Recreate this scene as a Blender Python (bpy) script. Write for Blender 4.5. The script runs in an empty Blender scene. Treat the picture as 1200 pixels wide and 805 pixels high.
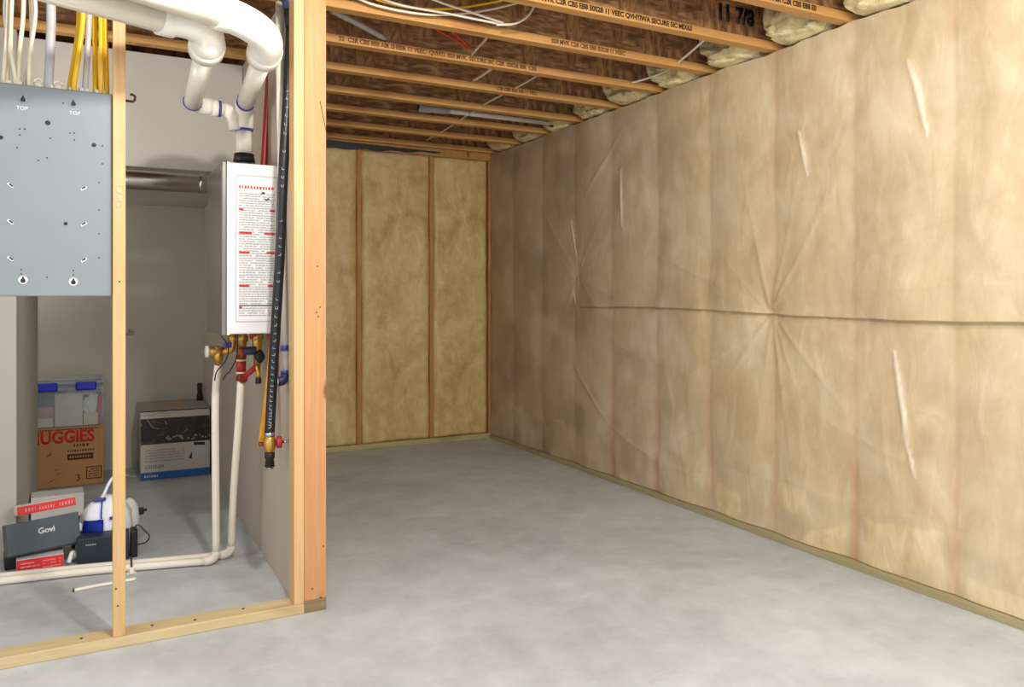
import bpy, bmesh, math, random
from mathutils import Vector, Matrix, noise
random.seed(7)
sc = bpy.context.scene
COL = sc.collection
R = math.radians
# ------------------------------------------------------------------ camera model (photo is 1200 x 805)
F, HX, HY, H0, TH = 917.0, 600.0, 349.0, 1.2, R(27.7)
CT, ST = math.cos(TH), math.sin(TH)
def at(px, py, Y=None, Z=None, X=None, zz=None):
    a = (px - HX) / F
    if zz is not None: Z = (H0 - zz) * F / (py - HY)
    elif Y is not None: Z = Y / (CT - a * ST)
    elif X is not None: Z = X / (ST + a * CT)
    cx = a * Z
    return Vector((cx * CT + Z * ST, -cx * ST + Z * CT, H0 - (py - HY) / F * Z))

# ------------------------------------------------------------------ materials
def lin(c):
    return tuple(((v / 12.92) if v <= .04045 else ((v + .055) / 1.055) ** 2.4) for v in c)
def rgb(r, g, b): return lin((r / 255, g / 255, b / 255)) + (1.0,)
class NT:
    def __init__(s, name):
        s.m = bpy.data.materials.new(name); s.m.use_nodes = True
        s.t = s.m.node_tree; s.n = s.t.nodes; s.l = s.t.links
        s.b = s.n['Principled BSDF']; s.out = s.n['Material Output']
    def node(s, k, **kw):
        x = s.n.new(k)
        for a, v in kw.items(): setattr(x, a, v)
        return x
    def link(s, a, b): s.l.new(a, b)
    def coord(s, scale=(1, 1, 1), rot=(0, 0, 0)):
        c = s.node('ShaderNodeTexCoord'); mp = s.node('ShaderNodeMapping')
        mp.inputs['Scale'].default_value = scale; mp.inputs['Rotation'].default_value = rot
        s.link(c.outputs['Object'], mp.inputs['Vector']); return mp.outputs['Vector']
    def noise(s, v, scale, detail=6, rough=.6, dist=0.0):
        n = s.node('ShaderNodeTexNoise'); n.inputs['Scale'].default_value = scale
        n.inputs['Detail'].default_value = detail; n.inputs['Roughness'].default_value = rough
        n.inputs['Distortion'].default_value = dist
        s.link(v, n.inputs['Vector']); return n.outputs['Fac']
    def ramp(s, f, stops):
        r = s.node('ShaderNodeValToRGB'); e = r.color_ramp.elements
        while len(e) < len(stops): e.new(.5)
        for k, (p, c) in enumerate(stops): e[k].position = p; e[k].color = c
        s.link(f, r.inputs['Fac']); return r.outputs['Color']
    def mix(s, f, a, b, mode='MIX'):
        m = s.node('ShaderNodeMix', data_type='RGBA', blend_type=mode)
        for sock, v in ((m.inputs[0], f), (m.inputs[6], a), (m.inputs[7], b)):
            if isinstance(v, (int, float, tuple)): sock.default_value = v
            else: s.link(v, sock)
        return m.outputs[2]
    def bump(s, h, strength, dist=.01):
        b = s.node('ShaderNodeBump'); b.inputs['Strength'].default_value = strength
        b.inputs['Distance'].default_value = dist
        s.link(h, b.inputs['Height']); s.link(b.outputs['Normal'], s.b.inputs['Normal'])
    def set(s, **kw):
        for k, v in kw.items():
            i = s.b.inputs[k]
            if hasattr(v, 'is_output'): s.link(v, i)
            else: i.default_value = v
        return s.m
def plain(name, c, rough=.5, metal=0.0, var=.12, scale=14, bump=0.0, spec=.5, coat=0.0):
    t = NT(name); v = t.coord(); f = t.noise(v, scale)
    d = tuple(x * (1 - var) for x in c[:3]) + (1,); e = tuple(min(1, x * (1 + var)) for x in c[:3]) + (1,)
    t.set(**{'Base Color': t.ramp(f, [(.3, d), (.7, e)]), 'Roughness': rough, 'Metallic': metal,
             'Specular IOR Level': spec, 'Coat Weight': coat})
    if bump: t.bump(t.noise(v, scale * 6), bump, .003)
    return t.m
def wood(name, a, b, dark, axis, rough=.62, grain=.9):
    t = NT(name)
    sc1 = [26, 26, 26]; sc1[axis] = 1.1
    v = t.coord(tuple(sc1)); f = t.noise(v, 1.0, 7, .62, 1.2)
    col = t.ramp(f, [(.28, a), (.5, b), (.74, a)])
    sc2 = [5, 5, 5]; sc2[axis] = 1.3
    k = t.noise(t.coord(tuple(sc2)), 1.6, 3, .5, .3)
    col = t.mix(t.ramp(k, [(.62, (0, 0, 0, 1)), (.74, (1, 1, 1, 1))]), col, dark)
    sc3 = [9, 9, 9]; sc3[axis] = 3.2
    vo = t.node('ShaderNodeTexVoronoi'); vo.inputs['Scale'].default_value = .9
    t.link(t.coord(tuple(sc3)), vo.inputs['Vector'])
    kn = t.ramp(vo.outputs['Distance'], [(.05, (1, 1, 1, 1)), (.13, (0, 0, 0, 1))])
    col = t.mix(kn, col, tuple(x * .5 for x in dark[:3]) + (1,))
    t.set(**{'Base Color': col, 'Roughness': rough}); t.bump(f, .25, .003)
    return t.m
def osb(name, a, b, c):
    t = NT(name)
    v1 = t.coord((5, 5, 26), (0, R(18), 0)); v2 = t.coord((5, 5, 30), (0, R(-32), 0)); v3 = t.coord((24, 24, 6), (0, R(10), 0))
    n1 = t.noise(v1, 1.7, 4, .6, .6); n2 = t.noise(v2, 1.5, 4, .6, .6); n3 = t.noise(v3, 1.3, 4, .6, .5)
    col = t.ramp(n1, [(.3, a), (.5, b), (.68, c)])
    col2 = t.ramp(n2, [(.35, a), (.52, b), (.7, c)]); col3 = t.ramp(n3, [(.34, a), (.5, b), (.72, c)])
    col = t.mix(t.ramp(t.noise(t.coord(), 6, 2), [(.45, (0, 0, 0, 1)), (.55, (1, 1, 1, 1))]), col, col2)
    col = t.mix(t.ramp(t.noise(t.coord((1.3, 1.3, 1.3)), 5, 2), [(.48, (0, 0, 0, 1)), (.58, (1, 1, 1, 1))]), col, col3)
    t.set(**{'Base Color': col, 'Roughness': .75}); t.bump(n2, .4, .004)
    return t.m
M = {}
M['stud'] = wood('pine_upright', rgb(222, 184, 134), rgb(206, 166, 114), rgb(186, 136, 86), 2)
M['stud_orange'] = wood('fir_upright', rgb(208, 156, 106), rgb(192, 138, 88), rgb(170, 112, 68), 2)
M['flange'] = wood('joist_flange_wood', rgb(214, 164, 98), rgb(200, 147, 82), rgb(186, 130, 70), 0)
M['plate'] = wood('sill_pine', rgb(214, 194, 152), rgb(198, 178, 134), rgb(186, 158, 112), 0)
M['treated'] = wood('treated_pine', rgb(190, 178, 124), rgb(170, 160, 108), rgb(140, 130, 84), 0)
M['treated_y'] = wood('treated_pine_long', rgb(182, 168, 128), rgb(160, 148, 110), rgb(122, 114, 78), 1)
M['treated_grey'] = wood('weathered_block', rgb(150, 128, 92), rgb(128, 108, 76), rgb(104, 90, 64), 0)
M['wallstud'] = wood('hidden_stud_wood', rgb(196, 146, 88), rgb(172, 122, 70), rgb(134, 90, 52), 2)
M['osb'] = osb('osb_web', rgb(100, 68, 42), rgb(156, 110, 70), rgb(208, 162, 112))
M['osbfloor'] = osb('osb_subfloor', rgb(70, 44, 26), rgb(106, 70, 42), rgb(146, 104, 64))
def concrete():
    t = NT('concrete_floor'); v = t.coord()
    n1 = t.noise(v, 1.1, 8, .62, .5); n2 = t.noise(v, 7, 8, .65, .2); n3 = t.noise(t.coord((1.2, 5, 1), (0, 0, R(35))), 1.2, 6, .6, 1.5)
    col = t.ramp(n1, [(.3, rgb(164, 170, 171)), (.52, rgb(190, 197, 199)), (.72, rgb(206, 213, 216))])
    col = t.mix(.35, col, t.ramp(n2, [(.32, rgb(160, 160, 155)), (.66, rgb(206, 208, 206))]))
    col = t.mix(t.ramp(n3, [(.6, (0, 0, 0, 1)), (.78, (.45, .45, .45, 1))]), col, rgb(214, 217, 217))
    n4 = t.noise(t.coord((1, 1, 1)), 38, 3, .7)
    col = t.mix(t.ramp(n4, [(.66, (0, 0, 0, 1)), (.75, (.35, .35, .35, 1))]), col, rgb(140, 138, 132))
    t.set(**{'Base Color': col, 'Roughness': .72, 'Specular IOR Level': .35}); t.bump(n2, .12, .01); return t.m
M['concrete'] = concrete()
M['drywall'] = plain('drywall', rgb(196, 190, 178), .85, var=.04, scale=3, bump=.05)
M['drywall2'] = plain('partition_drywall', rgb(192, 180, 164), .85, var=.04, scale=4, bump=.05)
def poly_mat():
    t = NT('vapour_barrier_over_insulation'); v = t.coord()
    at_ = t.node('ShaderNodeAttribute', attribute_name='tone')
    sep = t.node('ShaderNodeSeparateColor'); t.link(at_.outputs['Color'], sep.inputs[0])
    n1 = t.noise(v, 2.2, 8, .62, .6); n2 = t.noise(t.coord((6, 6, 2.2)), 1.8, 7, .65, .8)
    col = t.ramp(n1, [(.28, rgb(188, 163, 125)), (.5, rgb(206, 184, 147)), (.74, rgb(224, 207, 176))])
    col = t.mix(.45, col, t.ramp(n2, [(.3, rgb(178, 152, 114)), (.55, rgb(208, 187, 150)), (.75, rgb(232, 219, 190))]))
    col = t.mix(sep.outputs[0], col, rgb(200, 150, 116))
    yel = t.ramp(n2, [(.3, rgb(206, 176, 124)), (.65, rgb(240, 222, 180))])
    col = t.mix(sep.outputs[1], col, yel)
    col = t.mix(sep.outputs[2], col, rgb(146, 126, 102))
    col = t.mix(at_.outputs['Alpha'], col, rgb(240, 228, 206))
    fine = t.noise(t.coord((1, 1, 1)), 45, 5, .7)
    t.set(**{'Base Color': col, 'Roughness': t.ramp(n2, [(.3, (.36, .36, .36, 1)), (.7, (.55, .55, .55, 1))]),
             'Specular IOR Level': .45, 'Coat Weight': .12, 'Coat Roughness': .3})
    a = t.node('ShaderNodeMath', operation='ADD'); t.link(n2, a.inputs[0]); t.link(t.mix(.8, fine, n1), a.inputs[1])
    t.bump(a.outputs[0], .22, .012); return t.m
M['poly'] = poly_mat()
def batt_mat():
    t = NT('fibreglass_behind_clear_sheet'); v = t.coord()
    n1 = t.noise(t.coord((1, 1, .6)), 4.0, 8, .64, .9); n2 = t.noise(v, 17, 6, .6, .5)
    col = t.ramp(n1, [(.28, rgb(170, 136, 80)), (.45, rgb(204, 172, 112)), (.6, rgb(220, 196, 140)), (.78, rgb(234, 220, 180))])
    col = t.mix(.3, col, t.ramp(n2, [(.35, rgb(170, 136, 78)), (.68, rgb(224, 200, 144))]))
    t.set(**{'Base Color': col, 'Roughness': .5, 'Coat Weight': .1, 'Coat Roughness': .35}); t.bump(n1, .6, .03); return t.m
M['batt'] = batt_mat()
def fluff_mat():
    t = NT('loose_fibreglass'); v = t.coord()
    n1 = t.noise(v, 9, 8, .68, .8)
    col = t.ramp(n1, [(.3, rgb(206, 184, 128)), (.55, rgb(234, 218, 168)), (.75, rgb(244, 236, 204))])
    t.set(**{'Base Color': col, 'Roughness': .95}); t.bump(n1, .8, .03); return t.m
M['fluff'] = fluff_mat()
M['pvc'] = plain('white_pvc', rgb(238, 232, 218), .34, var=.03, scale=5)
M['pex'] = plain('white_pex', rgb(236, 228, 212), .4, var=.04, scale=8)
M['purple'] = plain('purple_primer', rgb(70, 66, 150), .45, var=.25, scale=40)
M['blackhose'] = plain('black_rubber', rgb(26, 26, 29), .42, var=.2)
M['black'] = plain('black_plastic', rgb(22, 22, 24), .5, var=.2)
M['navyplastic'] = plain('navy_cap', rgb(40, 42, 78), .45)
M['print_white'] = plain('white_print', rgb(225, 225, 222), .6)
M['galv'] = plain('galvanised_steel', rgb(166, 162, 154), .3, metal=1.0, var=.1, scale=6)
M['steel'] = plain('chrome_steel', rgb(200, 200, 200), .25, metal=1.0)
M['brass'] = plain('brass', rgb(204, 160, 82), .34, metal=.85, var=.22, scale=50)
M['copper'] = plain('copper', rgb(172, 88, 58), .38, metal=.8, var=.25, scale=40)
M['redfit'] = plain('red_fitting', rgb(176, 44, 36), .5, var=.2, scale=30)
M['redpex'] = plain('red_pex', rgb(150, 26, 32), .42)
M['redwire'] = plain('red_wire', rgb(205, 60, 48), .5)
M['gas'] = plain('yellow_gas_tube', rgb(232, 158, 36), .42, var=.08)
M['panel'] = plain('grey_painted_steel', rgb(131, 140, 144), .42, var=.03, scale=3)
M['heater'] = plain('white_enamel', rgb(230, 231, 232), .3, var=.02, scale=3)
M['heater_grey'] = plain('grey_enamel', rgb(122, 118, 112), .3, metal=.5, var=.05, scale=3)
M['paper'] = plain('white_paper', rgb(232, 232, 230), .7, var=.03)
M['ink'] = plain('grey_ink', rgb(168, 168, 168), .8, var=.1)
M['darkink'] = plain('dark_ink', rgb(52, 48, 46), .8)
M['redink'] = plain('red_ink', rgb(214, 44, 40), .7)
M['stampink'] = plain('stamp_ink', rgb(58, 38, 22), .85)
M['nm_white'] = plain('white_cable_jacket', rgb(232, 222, 200), .45, var=.05)
M['nm_yellow'] = plain('yellow_cable_jacket', rgb(238, 190, 24), .42, var=.08)
M['nm_grey'] = plain('grey_cable_jacket', rgb(186, 186, 186), .45)
M['conduit'] = plain('grey_conduit', rgb(176, 176, 176), .4)
M['rust'] = plain('rusty_iron', rgb(62, 48, 38), .6)
M['card'] = plain('brown_cardboard', rgb(190, 142, 92), .85, var=.08, scale=9)
M['card_dark'] = plain('cardboard_edge', rgb(140, 100, 64), .9)
M['hugred'] = plain('red_box_print', rgb(206, 44, 34), .75, var=.1, scale=30)
M['browninck'] = plain('brown_box_print', rgb(78, 44, 28), .8)
M['cartonw'] = plain('white_carton', rgb(198, 190, 178), .6, var=.04)
M['cartong'] = plain('grey_carton', rgb(152, 146, 136), .65, var=.04)
M['blueprint'] = plain('blue_print', rgb(20, 98, 160), .55)
M['bluelatch'] = plain('blue_plastic', rgb(30, 38, 200), .4)
M['lidgrey'] = plain('bin_lid_grey', rgb(150, 158, 164), .4)
M['boxslate'] = plain('slate_card', rgb(62, 70, 78), .5, var=.06, scale=4)
M['boxblack'] = plain('black_card', rgb(28, 28, 30), .55)
M['boxnavy'] = plain('navy_card', rgb(34, 40, 54), .5)
M['boxred'] = plain('red_card', rgb(222, 48, 50), .55, var=.1, scale=20)
M['boxwhite'] = plain('white_card', rgb(238, 238, 234), .6, var=.03)
M['boxgrey'] = plain('light_grey_card', rgb(196, 198, 198), .6, var=.05)
M['bagwhite'] = plain('white_bag_film', rgb(236, 238, 244), .35, var=.05)
M['bagblue'] = plain('blue_bag_print', rgb(24, 60, 178), .4)
M['film'] = plain('black_membrane', rgb(30, 34, 38), .4, var=.3)
M['beige'] = plain('beige_paper', rgb(226, 216, 190), .7)
M['magblue'] = plain('blue_grey_cover', rgb(104, 122, 140), .6, var=.35, scale=25)
M['magpink'] = plain('pink_cover', rgb(214, 150, 150), .6, var=.25, scale=25)
M['screw'] = plain('nail_head', rgb(70, 62, 54), .5, metal=.6)
M['seam'] = plain('shadow_line_tape', rgb(176, 150, 116), .4)
def photo_mat():
    t = NT('dark_product_picture'); v = t.coord((1, 1, 1.6))
    n = t.noise(v, 9, 8, .7, 1.5)
    t.set(**{'Base Color': t.ramp(n, [(.35, rgb(16, 17, 22)), (.55, rgb(38, 34, 34)), (.62, rgb(92, 62, 50)), (.72, rgb(150, 140, 130))]), 'Roughness': .4}); return t.m
M['picture'] = photo_mat()
def clear_mat():
    t = NT('clear_bin_plastic')
    tr = t.node('ShaderNodeBsdfTransparent'); tr.inputs[0].default_value = (.93, .95, .96, 1)
    mx = t.node('ShaderNodeMixShader'); mx.inputs[0].default_value = .16
    v = t.coord(); t.set(**{'Base Color': t.ramp(t.noise(v, 6), [(.3, rgb(214, 220, 224)), (.7, rgb(232, 236, 238))]), 'Roughness': .22})
    t.link(tr.outputs[0], mx.inputs[1]); t.link(t.b.outputs[0], mx.inputs[2]); t.link(mx.outputs[0], t.out.inputs['Surface'])
    return t.m
M['clear'] = clear_mat()

# ------------------------------------------------------------------ mesh helpers
I4 = Matrix.Identity(4)
def frame(x, y, z, loc):
    m = Matrix((x, y, z)).transposed().to_4x4(); m.translation = loc; return m
FRONT = lambda loc: frame((1, 0, 0), (0, 0, 1), (0, -1, 0), loc)      # drawing plane that faces -y
def place(loc, yaw=0, pitch=0, roll=0):
    return Matrix.Translation(loc) @ Matrix.Rotation(yaw, 4, 'Z') @ Matrix.Rotation(pitch, 4, 'X') @ Matrix.Rotation(roll, 4, 'Y')
class MB:
    def __init__(s): s.bm = bmesh.new()
    def box(s, a, b, m=I4, bev=0.0, seg=2):
        t = bmesh.new(); bmesh.ops.create_cube(t, size=1)
        for v in t.verts:
            v.co = Vector([(a[k] + b[k]) / 2 + v.co[k] * (b[k] - a[k]) for k in range(3)])
        if bev:
            bmesh.ops.bevel(t, geom=list(t.edges), offset=bev, segments=seg, affect='EDGES', profile=.5)
        return s.merge(t, m)
    def merge(s, t, m=I4):
        bmesh.ops.transform(t, matrix=m, verts=t.verts)
        me = bpy.data.meshes.new('tmp'); t.to_mesh(me); t.free()
        s.bm.from_mesh(me); bpy.data.meshes.remove(me); return s
    def tube(s, pts, r, seg=14, cap=True, smooth=0, closed=False):
        pts = [Vector(p) for p in pts]
        if smooth: pts = spline(pts, smooth)
        rs = r if isinstance(r, (list, tuple)) else [r] * len(pts)
        if len(rs) != len(pts): rs = [rs[min(len(rs) - 1, int(k * len(rs) / len(pts)))] for k in range(len(pts))]
        up = None; rings = []
        for k, p in enumerate(pts):
            d = (pts[min(k + 1, len(pts) - 1)] - pts[max(k - 1, 0)]).normalized()
            if up is None:
                up = d.orthogonal().normalized()
            up = (up - d * up.dot(d)).normalized(); w = d.cross(up)
            rings.append([s.bm.verts.new(p + (up * math.cos(q) + w * math.sin(q)) * rs[k])
                          for q in [2 * math.pi * j / seg for j in range(seg)]])
        for a, b in zip(rings, rings[1:]):
            for j in range(seg):
                s.bm.faces.new((a[j], a[(j + 1) % seg], b[(j + 1) % seg], b[j])).smooth = True
        if cap:
            s.bm.faces.new(list(reversed(rings[0]))); s.bm.faces.new(rings[-1])
        return s
    def ring(s, c, d, r, h, seg=20):            # short cylinder, axis d, centred on c
        d = Vector(d).normalized(); c = Vector(c)
        return s.tube([c - d * h / 2, c - d * h * .45, c + d * h * .45, c + d * h / 2], [r * .94, r, r, r * .94], seg)
    def quad(s, pts):
        s.bm.faces.new([s.bm.verts.new(p) for p in pts]); return s
    def poly(s, pts2, m, th=.001):              # flat polygon in local xy, thickened towards +z
        t = bmesh.new()
        a = [t.verts.new((x, y, 0)) for x, y in pts2]; b = [t.verts.new((x, y, th)) for x, y in pts2]
        t.faces.new(list(reversed(a))); t.faces.new(b)
        n = len(a)
        for k in range(n): t.faces.new((a[k], a[(k + 1) % n], b[(k + 1) % n], b[k]))
        return s.merge(t, m)
    def disc(s, x, y, rx, ry, m, th=.001, n=18):
        return s.poly([(x + rx * math.cos(2 * math.pi * k / n), y + ry * math.sin(2 * math.pi * k / n)) for k in range(n)], m, th)
    def ball(s, c, r, m=I4, sub=2):
        t = bmesh.new(); bmesh.ops.create_icosphere(t, subdivisions=sub, radius=1)
        r = r if isinstance(r, (tuple, list)) else (r, r, r)
        for v in t.verts: v.co = Vector((v.co.x * r[0] + c[0], v.co.y * r[1] + c[1], v.co.z * r[2] + c[2]))
        for f in t.faces: f.smooth = True
        return s.merge(t, m)
    def build(s, name, mat, parent=None, normals=True):
        if normals: bmesh.ops.recalc_face_normals(s.bm, faces=s.bm.faces)
        if parent is not None:
            off = Vector((0, 0, 0)); p = parent
            while p: off += p.location; p = p.parent
        else:
            xs = [v.co for v in s.bm.verts]
            off = Vector(((min(v.x for v in xs) + max(v.x for v in xs)) / 2, (min(v.y for v in xs) + max(v.y for v in xs)) / 2, min(v.z for v in xs)))
        bmesh.ops.translate(s.bm, vec=-off, verts=s.bm.verts)
        me = bpy.data.meshes.new(name); s.bm.to_mesh(me); s.bm.free()
        me.materials.append(mat)
        o = bpy.data.objects.new(name, me); COL.objects.link(o)
        if parent is not None: o.parent = parent
        else: o.location = off
        return o
def spline(p, n):
    out = []
    q = [p[0] * 2 - p[1]] + p + [p[-1] * 2 - p[-2]]
    for k in range(1, len(q) - 2):
        a, b, c, d = q[k - 1:k + 3]
        for j in range(n):
            t = j / n
            out.append(.5 * ((2 * b) + (c - a) * t + (2 * a - 5 * b + 4 * c - d) * t * t + (3 * b - a - 3 * c + d) * t ** 3))
    out.append(p[-1]); return out
def text(s, size, m, mat, name, parent, th=.0006, sx=1.0, align='LEFT', bold=0.0):
    cu = bpy.data.curves.new('t', 'FONT'); cu.body = s; cu.size = size; cu.align_x = align; cu.resolution_u = 3; cu.offset = bold
    o = bpy.data.objects.new('t', cu); COL.objects.link(o)
    dg = bpy.context.evaluated_depsgraph_get(); dg.update()
    me = bpy.data.meshes.new_from_object(o.evaluated_get(dg))
    b = MB(); b.bm.from_mesh(me)
    for v in b.bm.verts: v.co.x *= sx
    g = bmesh.ops.extrude_face_region(b.bm, geom=list(b.bm.faces))
    bmesh.ops.translate(b.bm, vec=(0, 0, th), verts=[v for v in g['geom'] if isinstance(v, bmesh.types.BMVert)])
    bmesh.ops.transform(b.bm, matrix=m, verts=b.bm.verts)
    COL.objects.unlink(o); bpy.data.objects.remove(o); bpy.data.curves.remove(cu); bpy.data.meshes.remove(me)
    return b.build(name, mat, parent)
def words(b, x0, x1, y, h, m, seed=0, fill=.9, wmin=.5, wmax=3):
    rd = random.Random(seed); x = x0
    while x < x1:
        w = h * rd.uniform(wmin, wmax)
        if x + w > x1: w = x1 - x
        if w > h * .2 and rd.random() < fill: b.poly([(x, y), (x + w, y), (x + w, y + h), (x, y + h)], m, .0004)
        x += w + h * .45
    return b
def tag(o, label, cat, group=None):
    o['label'] = label; o['category'] = cat
    if group: o['group'] = group
    return o
def struct(o, label=None):
    o['kind'] = 'structure'
    if label: o['label'] = label
    return o
def thing(name, loc, label, cat, group=None):
    o = bpy.data.objects.new(name, None); o.empty_display_size = .05; COL.objects.link(o); o.location = loc
    return tag(o, label, cat, group)

# ------------------------------------------------------------------ the setting
XR, YB, YF = 2.976, 6.06, 3.0      # right wall face, back wall face, face of the stud wall
XP = .668                           # drywall face of the partition beside the heater
struct(MB().box((-1.6, -2.0, -.1), (3.3, 6.3, 0)).build('floor', M['concrete']), 'smooth grey concrete basement floor')
struct(MB().box((-1.6, .3, 2.74), (3.3, 6.3, 2.77)).build('ceiling', M['osbfloor']), 'brown strand board subfloor above the joists')
struct(MB().box((2.995, .4, 0), (3.2, 6.3, 2.40)).build('wall_right', M['concrete']))
struct(MB().box((-1.5, 6.15, 0), (3.2, 6.3, 2.44)).build('wall_back', M['drywall']), 'drywall behind the stored boxes')
struct(MB().box((XP, 3.092, 0), (.767, 6.149, 2.438), bev=.001).build('wall_partition', M['drywall2']), 'drywall side wall behind the water heater')
struct(MB().box((-.9, 4.25, 0), (-.345, 5.62, 2.438), bev=.004).build('wall_left', M['drywall']), 'short drywall return beside the stored boxes')
struct(MB().box((-1.5, 3.1, 0), (-1.4, 6.149, 2.438)).build('wall_light_blocker', M['drywall']))  # unseen wall added to keep world light from leaking in at left
sf = MB().box((-1.4, 4.36, 1.86), (XP - .001, 6.149, 2.438), bev=.004)
struct(sf.build('ceiling_soffit', M['drywall']), 'dropped drywall soffit above the shiny duct')

# ---- back wall: studs, batts, plates
tag(MB().box((.77, YB - .03, 0), (2.99, YB + .085, .04), bev=.002).build('bottom_plate', M['treated']), 'greenish treated plate on the floor along the far insulated wall', 'wood plate')
tag(MB().box((.77, YB - .02, 2.375), (2.99, YB + .085, 2.437), bev=.002).build('top_plate', M['wallstud']), 'dark wooden plate across the top of the far insulated wall', 'wood plate')
studx = [1.20, 1.81, 2.425]
ord_ = ['behind the corner post', 'left one of the two on the far wall', 'right one of the two on the far wall, darker at mid height']
for k, sx in enumerate(studx):
    if k == 0: continue
    b = MB().box((sx - .017, YB - .010, .041), (sx + .017, YB + .08, 2.374), bev=.003)
    tag(b.build('wall_stud', M['wallstud']), 'brown stud edge, ' + ord_[k], 'stud', 'studs of the far wall')
tag(MB().box((2.944, YB - .022, .041), (2.968, YB + .06, 2.374), bev=.003).build('wall_stud', M['wallstud']), 'orange stud edge in the far right corner beside the plastic sheet', 'stud', 'studs of the far wall')
bays = [(.775, 1.793, 'tan insulation batt on the far wall, partly behind the corner post'),
        (1.828, 2.408, 'tan insulation batt between the two bare stud edges'),
        (2.443, 2.938, 'tan insulation batt of the far wall next to the right corner')]
for bi, (x0, x1, lab) in enumerate(bays):
    b = MB(); nx, nz = 44, 150; g = []
    for i in range(nx + 1):
        row = []
        for j in range(nz + 1):
            u, v = i / nx, j / nz
            x = x0 + (x1 - x0) * u; z = .041 + 2.333 * v
            e = min(1, min(u, 1 - u) / .07); e = math.sin(e * math.pi / 2)
            n = noise.fractal(Vector((x * 3.5, bi * 7, z * 2.6)), 1, 2, 4) * .016 + noise.noise(Vector((x * 11, bi, z * 8))) * .005
            wob = noise.noise(Vector((bi * 3.1 + (0 if u < .5 else 9), 0, z * 2.4))) * .012
            if i in (0, nx): x += wob * .8
            row.append(b.bm.verts.new((x, YB + .006 - .022 * e * min(1, min(v, 1 - v) / .012 + .4) - n * (.35 + .65 * e), z)))
        g.append(row)
    for i in range(nx):
        for j in range(nz):
            b.bm.faces.new((g[i][j], g[i + 1][j], g[i + 1][j + 1], g[i][j + 1])).smooth = True
    rim = [g[i][0] for i in range(nx + 1)] + [g[nx][j] for j in range(1, nz + 1)] + [g[i][nz] for i in range(nx - 1, -1, -1)] + [g[0][j] for j in range(nz - 1, 0, -1)]
    bk = [b.bm.verts.new((v.co.x, YB + .08, v.co.z)) for v in rim]
    for k in range(len(rim)): b.bm.faces.new((rim[k], bk[k], bk[(k + 1) % len(rim)], rim[(k + 1) % len(rim)]))
    b.bm.faces.new(bk)
    tag(b.build('insulation_batt', M['batt']), lab, 'insulation', 'batts of the far wall')
b = MB(); n = 24
top = [Vector((1.3 + 1.2 * k / n, YB - .0245, 2.43 - .02 * k / n)) for k in range(n + 1)]
bot = [Vector((1.3 + 1.2 * k / n, YB - .0245, 2.365 + .04 * (k / n) ** 2 + .006 * math.sin(k * 1.3))) for k in range(n + 1)]
for k in range(n): b.quad([top[k], top[k + 1], bot[k + 1], bot[k]])
bmesh.ops.remove_doubles(b.bm, verts=b.bm.verts, dist=1e-5)
bmesh.ops.solidify(b.bm, geom=list(b.bm.faces), thickness=.004)
tag(b.build('membrane_strip', M['film']), 'black membrane strip along the top of the far insulated wall', 'membrane')

# ---- right wall: plastic sheet over insulation
wst = [1.915 + .465 * k for k in range(-4, 9)]
PIN = [(2.864, 1.13, 1.0), (4.66, 1.36, .75), (5.95, 1.12, .45)]
SHEEN_FOLDS = [(2.10, 2.18, 2.02, 1.86, .02), (2.68, 2.0, 2.62, 1.78, .016), (2.17, .98, 2.08, .46, .016), (4.13, 2.02, 4.12, 1.66, .022), (4.75, 1.75, 4.67, 1.45, .012), (4.72, 1.25, 4.66, 1.12, .012)]  # raised folds of the sheet; their pale sheen is painted into the tone
FOLDS = [(4.66, 1.36, 4.1, 1.17, .008), (4.66, 1.36, 5.3, 2.0, .006), (4.70, .72, 4.27, .36, .009), (4.27, .36, 3.8, .22, .008), (4.55, 1.9, 4.1, 2.3, .008),
         (3.5, .75, 2.9, 1.05, .006), (3.9, 1.5, 2.9, 1.16, .006), (2.75, 1.16, 1.3, 1.33, .006), (2.8, 1.2, 1.2, 1.75, .005), (5.2, .5, 4.75, .75, .006), (3.8, .22, 3.3, .2, .006), (2.5, .62, 1.9, .45, .004), (4.3, .95, 3.8, .78, .005)]
def segd(y, z, s):
    ax, az, bx, bz = s[:4]; dx, dz = bx - ax, bz - az
    t = max(0, min(1, ((y - ax) * dx + (z - az) * dz) / (dx * dx + dz * dz)))
    return math.hypot(y - ax - t * dx, z - az - t * dz), t
def crease(y): return 1.125 + .012 * math.sin(y * 2.1) - .008 * (3 - y) + .004 * noise.noise(Vector((y * 5, 0, 1)))
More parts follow.
